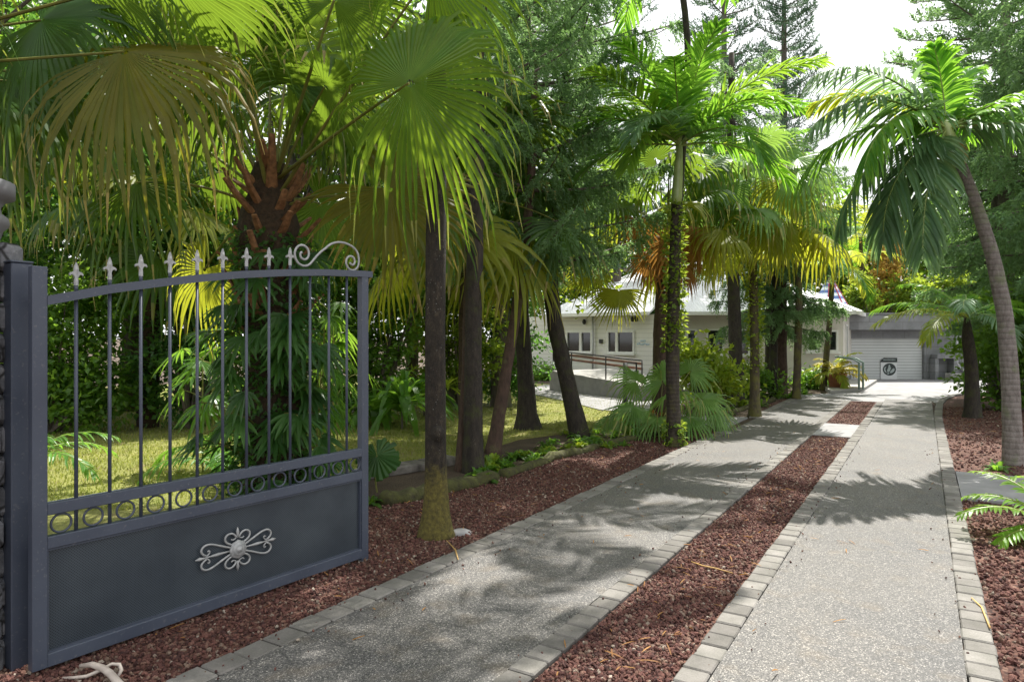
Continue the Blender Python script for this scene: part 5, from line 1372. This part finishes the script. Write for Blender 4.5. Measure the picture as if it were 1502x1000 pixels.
broad_tree('broadleaf_tree', 'dark leafy tree added out of frame to shade the fan fronds at the top left corner', 'broadleaf trees in the background', (-6.9, 6.6, 0), 9, [(-4.3, 6.5, 6.9, 1.2, 1.0, .6), (-3.2, 6.2, 7.1, 1.0, .9, .5), (-5.6, 6.8, 7.4, 1.2, 1.1, .7), (-4.6, 5.4, 6.6, 1.0, .9, .5), (-6.9, 6.4, 8, 1.3, 1.2, .9), (-5.4, 4.6, 6.6, 1.0, .9, .5)], 'broad_dark', 260, 190, 44, .16, .05, .3)  # unseen crown above the frame, put in to darken the fronds and gate
def shrub(name, label, blobs, m, seed, ncl=110, nper=46, L=.11, Wd=.036, clr=.17, group=None, cat='shrub'):
    b = blobs[0]; t = thing(name, label, cat, (b[0], b[1], 0), group); wd = MB(); c = MB()
    leaf_crown(c, blobs, ncl, nper, L, Wd, clr, seed, wood=wd, root=(b[0], b[1], .02))
    wd.build('stems', [M['bark_wood'], M['bark_wood']], t); c.build('foliage', M[m], t); return t
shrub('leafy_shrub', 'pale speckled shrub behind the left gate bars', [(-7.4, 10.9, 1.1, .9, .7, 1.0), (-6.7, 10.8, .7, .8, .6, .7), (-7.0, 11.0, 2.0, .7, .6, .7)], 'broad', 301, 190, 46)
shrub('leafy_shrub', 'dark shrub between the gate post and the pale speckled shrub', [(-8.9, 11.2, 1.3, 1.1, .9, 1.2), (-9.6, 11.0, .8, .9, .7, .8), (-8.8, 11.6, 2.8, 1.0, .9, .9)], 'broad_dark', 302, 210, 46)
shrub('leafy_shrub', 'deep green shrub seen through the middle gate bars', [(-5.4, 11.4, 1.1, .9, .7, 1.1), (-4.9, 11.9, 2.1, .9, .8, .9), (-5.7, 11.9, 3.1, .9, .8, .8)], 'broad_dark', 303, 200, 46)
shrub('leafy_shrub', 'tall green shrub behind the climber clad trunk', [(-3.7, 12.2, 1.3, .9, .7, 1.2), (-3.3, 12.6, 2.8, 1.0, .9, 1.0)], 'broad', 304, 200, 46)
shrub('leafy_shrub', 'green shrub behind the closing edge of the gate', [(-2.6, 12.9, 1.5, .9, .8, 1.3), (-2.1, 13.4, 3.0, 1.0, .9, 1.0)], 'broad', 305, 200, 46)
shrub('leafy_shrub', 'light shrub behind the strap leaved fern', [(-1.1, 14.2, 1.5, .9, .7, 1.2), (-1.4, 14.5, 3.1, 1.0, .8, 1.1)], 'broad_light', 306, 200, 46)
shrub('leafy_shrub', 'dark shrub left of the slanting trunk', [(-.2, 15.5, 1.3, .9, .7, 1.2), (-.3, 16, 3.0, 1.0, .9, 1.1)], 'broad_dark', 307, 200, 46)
shrub('hedge', 'low clipped hedge along the left end of the house', [(at(770, 0, 25)[0], 25, .2, .6, .35, .3), (at(800, 0, 25)[0], 24.7, .2, .6, .35, .3)], 'broad', 308, 60, 46, .09, .03)
shrub('leafy_shrub', 'light leafy shrub by the wall right of the young fan palm', [(at(1035, 0, 15)[0], 15, .75, .5, .4, .6), (at(1060, 0, 15.5)[0], 15.5, .5, .55, .4, .45), (at(1020, 0, 15)[0], 15.2, 1.1, .4, .3, .4)], 'lime', 309, 70, 30, .15, .05, .2)
shrub('leafy_shrub', 'green undergrowth between the trunks below the house windows', [(at(1110, 0, 17.5)[0], 17.6, .35, .8, .4, .35), (at(1075, 0, 18)[0], 18, .4, .7, .4, .4)], 'broad', 310, 60, 40, .12, .04)
shrub('leafy_shrub', 'low round shrub below the house window by the potted plant', [(gr(1188, 570)[0], gr(1188, 570)[1], .25, .42, .35, .25)], 'strap', 311, 30, 40, .12, .035)
shrub('leafy_shrub', 'green shrubs behind the right hand trunks', [(at(1475, 0, 14.5)[0], 14.5, .7, .9, .6, .7), (at(1500, 0, 14)[0], 14, 1.8, 1.0, .7, .9), (at(1455, 0, 16)[0], 16, 1.5, .8, .6, .6)], 'broad', 312, 150, 44, .13, .045)
shrub('leafy_shrub', 'yellow tipped shrub standing behind the garage roof', [(gx(1300, 29), 29, 4.6, .45, .4, 1.0), (gx(1290, 29), 29, 3.4, .35, .35, .8), (gx(1312, 29), 29, 5.4, .4, .4, .6)], 'amber', 313, 70, 50, .13, .045, .22)
shrub('leafy_shrub', 'mixed light shrub over the garage roof edge', [(gx(1265, 28), 28, 3.2, .8, .6, .8), (gx(1340, 28), 28, 3.3, 1.1, .6, .9), (gx(1395, 28), 28, 3.4, 1.0, .6, 1.0)], 'broad_light', 314, 160, 44, .15, .05)

# strap leaved ferns and rosettes
def rosette(name, label, base, n, L, Wd, mat, e0, e1, droop, seed, cat='plant', group=None, ns=6, stem=0, fold=.2):
    q = np.random.default_rng(seed); base = np.asarray(base, float)
    az = np.arange(n) * 2.39996 + q.normal(0, .2, n); el = np.radians(np.linspace(e0, e1, n) + q.normal(0, 8, n))
    D = np.stack([np.cos(az) * np.cos(el), np.sin(az) * np.cos(el), np.sin(el)], 1)
    N = np.cross(np.cross(D, UP), D)
    mb = MB(); P = base + UP * stem + np.c_[np.cos(az), np.sin(az), 0 * az] * .03
    add_strips(mb, P, D, N, L * q.uniform(.75, 1.15, n), Wd * q.uniform(.8, 1.1, n), droop * q.uniform(.7, 1.4, n), ns, fold=fold)
    if stem: 
        t = thing(name, label, cat, base, group); s_ = MB(); s_.tube([base, base + UP * stem], [.02, .016], 6); s_.build('stem', M['bark_wood'], t); mb.build('foliage', M[mat], t); return t
    o = mb.build(name, M[mat], None, False, base); tag(o, label, cat, group); return o
for k, (px, py, n, L, lab) in enumerate(((590, 632, 70, 1.35, 'large strap leaved fern left of the nearest trunk'), (548, 625, 46, 1.2, 'strap leaved fern beside the gate closing stile'), (622, 612, 44, 1.15, 'strap leaved fern right behind the nearest trunk'), (566, 590, 50, 1.4, 'taller strap leaved fern at the back of the fern bed'), (505, 618, 44, 1.15, 'strap leaved fern seen through the last gate bars'))):
    rosette('bird_nest_fern', lab, gr(px, py), n, L, .065, 'strap', 88, 10, .6, 400 + k, 'fern', 'strap leaved ferns', fold=.15, stem=(.45, .2, .35, .6, .15)[k])
rosette('dracaena', 'bright lime leaved plant on a thin stem left of the shaggy trunks', gr(652, 682), 18, .34, .026, 'lime', 70, -15, .35, 410, stem=.95)
t = thing('elephant_ear', 'dark rounded leaf on a stalk beside the gate closing stile', 'plant', gr(553, 722)); b0 = gr(553, 722)
mb = MB(); c = at(553, 668, b0[1]); mb.tube(bez(b0, b0 + A(-.05, 0, .3), c, 6), .009, 5); mb.build('stalk', M['petiole'], t)
mb = MB(); fan_blade(mb, c, (.2, -.35, -.5), (-.1, -.7, .6), .24, 22, 165, .97, .1, 0, .15, .3); mb.build('blade', M['broad_dark'], t)
# fingered ground cover plants along the bed
q = np.random.default_rng(9)
gc = [(540, 742, .2, 'broad', 'pale fingered seedling at the gate foot'), (700, 700, .2, 'strap', 'small bright rosette at the shaggy trunk foot'), (722, 690, .18, 'lime', 'yellow green rosette right of the shaggy trunk foot'), (742, 684, .16, 'strap', 'green rosette behind the log edging end')]
for k in range(60):
    px = q.uniform(705, 990); py = np.interp(px, [720, 810, 900, 1000], [692, 668, 645, 626]) + q.normal(0, 9) - 7
    gc.append((px, py, q.uniform(.12, .27), ['strap', 'lime', 'broad', 'broad_light', 'broad'][k % 5], None))
for k, (px, py, L, m, lab) in enumerate(gc):
    b = gr(px, py)
    rosette('ground_plant', lab or 'small leafy ground cover plant behind the mossy edging', b + UP * .02, 16 + int(q.integers(0, 10)), L, L * .13, m, 80, 5, .5, 420 + k, 'plant', 'ground cover plants along the bed', 4)
for k in range(14):
    px = q.uniform(1055, 1190); py = np.interp(px, [1040, 1120, 1190], [612, 592, 575]) + q.normal(0, 3)
    rosette('ground_plant', 'leafy undergrowth plant at the foot of the far trunk row', gr(px, py), 18, q.uniform(.22, .4), .035, ['broad', 'strap', 'broad_light'][k % 3], 80, 5, .5, 470 + k, 'plant', 'undergrowth plants by the far trunks', 4)
# lady palms beyond the gate
def lady_palm(label, base, n, h, seed, mat='strap', lean=(0, 0)):
    q = np.random.default_rng(seed); b = np.asarray(base, float); t = thing('lady_palm', label, 'plant', b, 'fingered palms near the gate'); s_ = MB(); l_ = MB()
    for i in range(n):
        a = q.uniform(0, 2 * PI); rr = q.uniform(0, .25); z = h * q.uniform(.35, 1); p = b + A(rr * math.cos(a), rr * math.sin(a), 0); az = q.uniform(0, 2 * PI)
        d = A(math.cos(az), math.sin(az), 0); st = p + UP * z + A(lean[0], lean[1], 0) * z / h; e = st + d * q.uniform(.2, .42) + UP * q.uniform(.05, .25)
        s_.tube([p, (p + st) / 2, st], [.012, .01, .008], 5, cap=False); s_.tube(bez(st, (st + e) / 2 + UP * .06, e, 5), .005, 4, cap=False)
        finger_leaf(l_, e, d * .8 - UP * q.uniform(.2, .8), UP + d * .6 + q.normal(0, .2, 3), q.uniform(.28, .42), int(q.integers(8, 12)), 88, .022, .4)
    s_.build('stems', M['petiole'], t); l_.build('foliage', M[mat], t); return t
lady_palm('fingered palm left of the climber clad trunk behind the gate', gr(318, 690), 13, 1.5, 501)
lady_palm('fingered palm right of the climber clad trunk behind the gate', gr(455, 705), 14, 1.1, 502)
lady_palm('tall fingered palm farther back behind the gate', gr(480, 650), 16, 2.0, 503, 'broad')
sp = thing('feather_palm_shrub', 'dark feather fronds hanging low behind the left gate bars', 'shrub', gr(60, 730) + A(-.2, 0, 0))
for az, e in ((-.2, 25), (.35, 45), (.9, 30), (-.7, 50)): pin_frond(sp, gr(60, 730) + A(-.2, 0, .35), az, .9, rad(e), 1.3, 'pin_green', 18, .22, .012, 5, .4)
sp = thing('feather_palm_shrub', 'low arching feather fronds behind the middle gate bars', 'shrub', gr(330, 705))
for az, e in ((PI - .2, 50), (PI + .4, 40), (2.4, 60), (.3, 50), (-1.2, 55)): pin_frond(sp, gr(330, 705) + UP * .1, az, 1.0, rad(e), 1.9, 'pin_green', 20, .24, .014, 5, .5)
# ferns reaching in at the right edge
b0 = gr(1560, 800)
t = thing('fern', 'yellow green fern fronds arching over the slab from the right edge', 'fern', b0)
for az, e, L, sd_ in ((2.9, 40, .78, .2), (2.4, 48, .7, .1), (3.3, 25, .6, -.1), (2.0, 60, .8, 0), (3.8, 40, .6, 0), (1.3, 55, .8, 0)):
    pin_frond(t, b0 + UP * .08, az, L, rad(e), 1.3, 'pin_lime', 24, .15, .013, 5, .25, slant=(80, 50), side=sd_, rmat='petiole')
rosette('ground_plant', 'small green tuft beside the leaning palm foot', gr(1463, 690), 22, .26, .03, 'strap', 75, 5, .5, 520, 'plant')
b0 = gr(1478, 600); t = thing('fern', 'sunlit fern clump behind the leaning palm foot', 'fern', b0)
for i in range(9): pin_frond(t, b0 + UP * .1, i * 2.4, 1.0, rad(60 - 4 * i), 1.4, 'pin_green', 22, .2, .016, 5, .3)
# potted plant by the porch
b0 = gr(1227, 573)
pt = thing('plant_pot', 'terracotta pot standing at the end of the bed by the porch', 'pot', b0)
mb = MB(); mb.lathe([(0, .0), (.17, .0), (.25, .42), (.28, .43), (.28, .50), (.24, .50), (.22, .44), (0, .43)], (0, 0, 0), 22); mb.v[-1] += b0; mb.build('pot_body', M['terracotta'], pt, True)
pf = thing('potted_palm', 'bushy yellow green palm growing in the terracotta pot', 'plant', b0 + UP * .43)
for i in range(16): pin_frond(pf, b0 + UP * .45, i * 2.4, q.uniform(.8, 1.1), rad(82 - 4.5 * i), 1.6, 'yellow_leaf' if i % 3 else 'pin_yellow', 20, .26, .022, 10, .45)
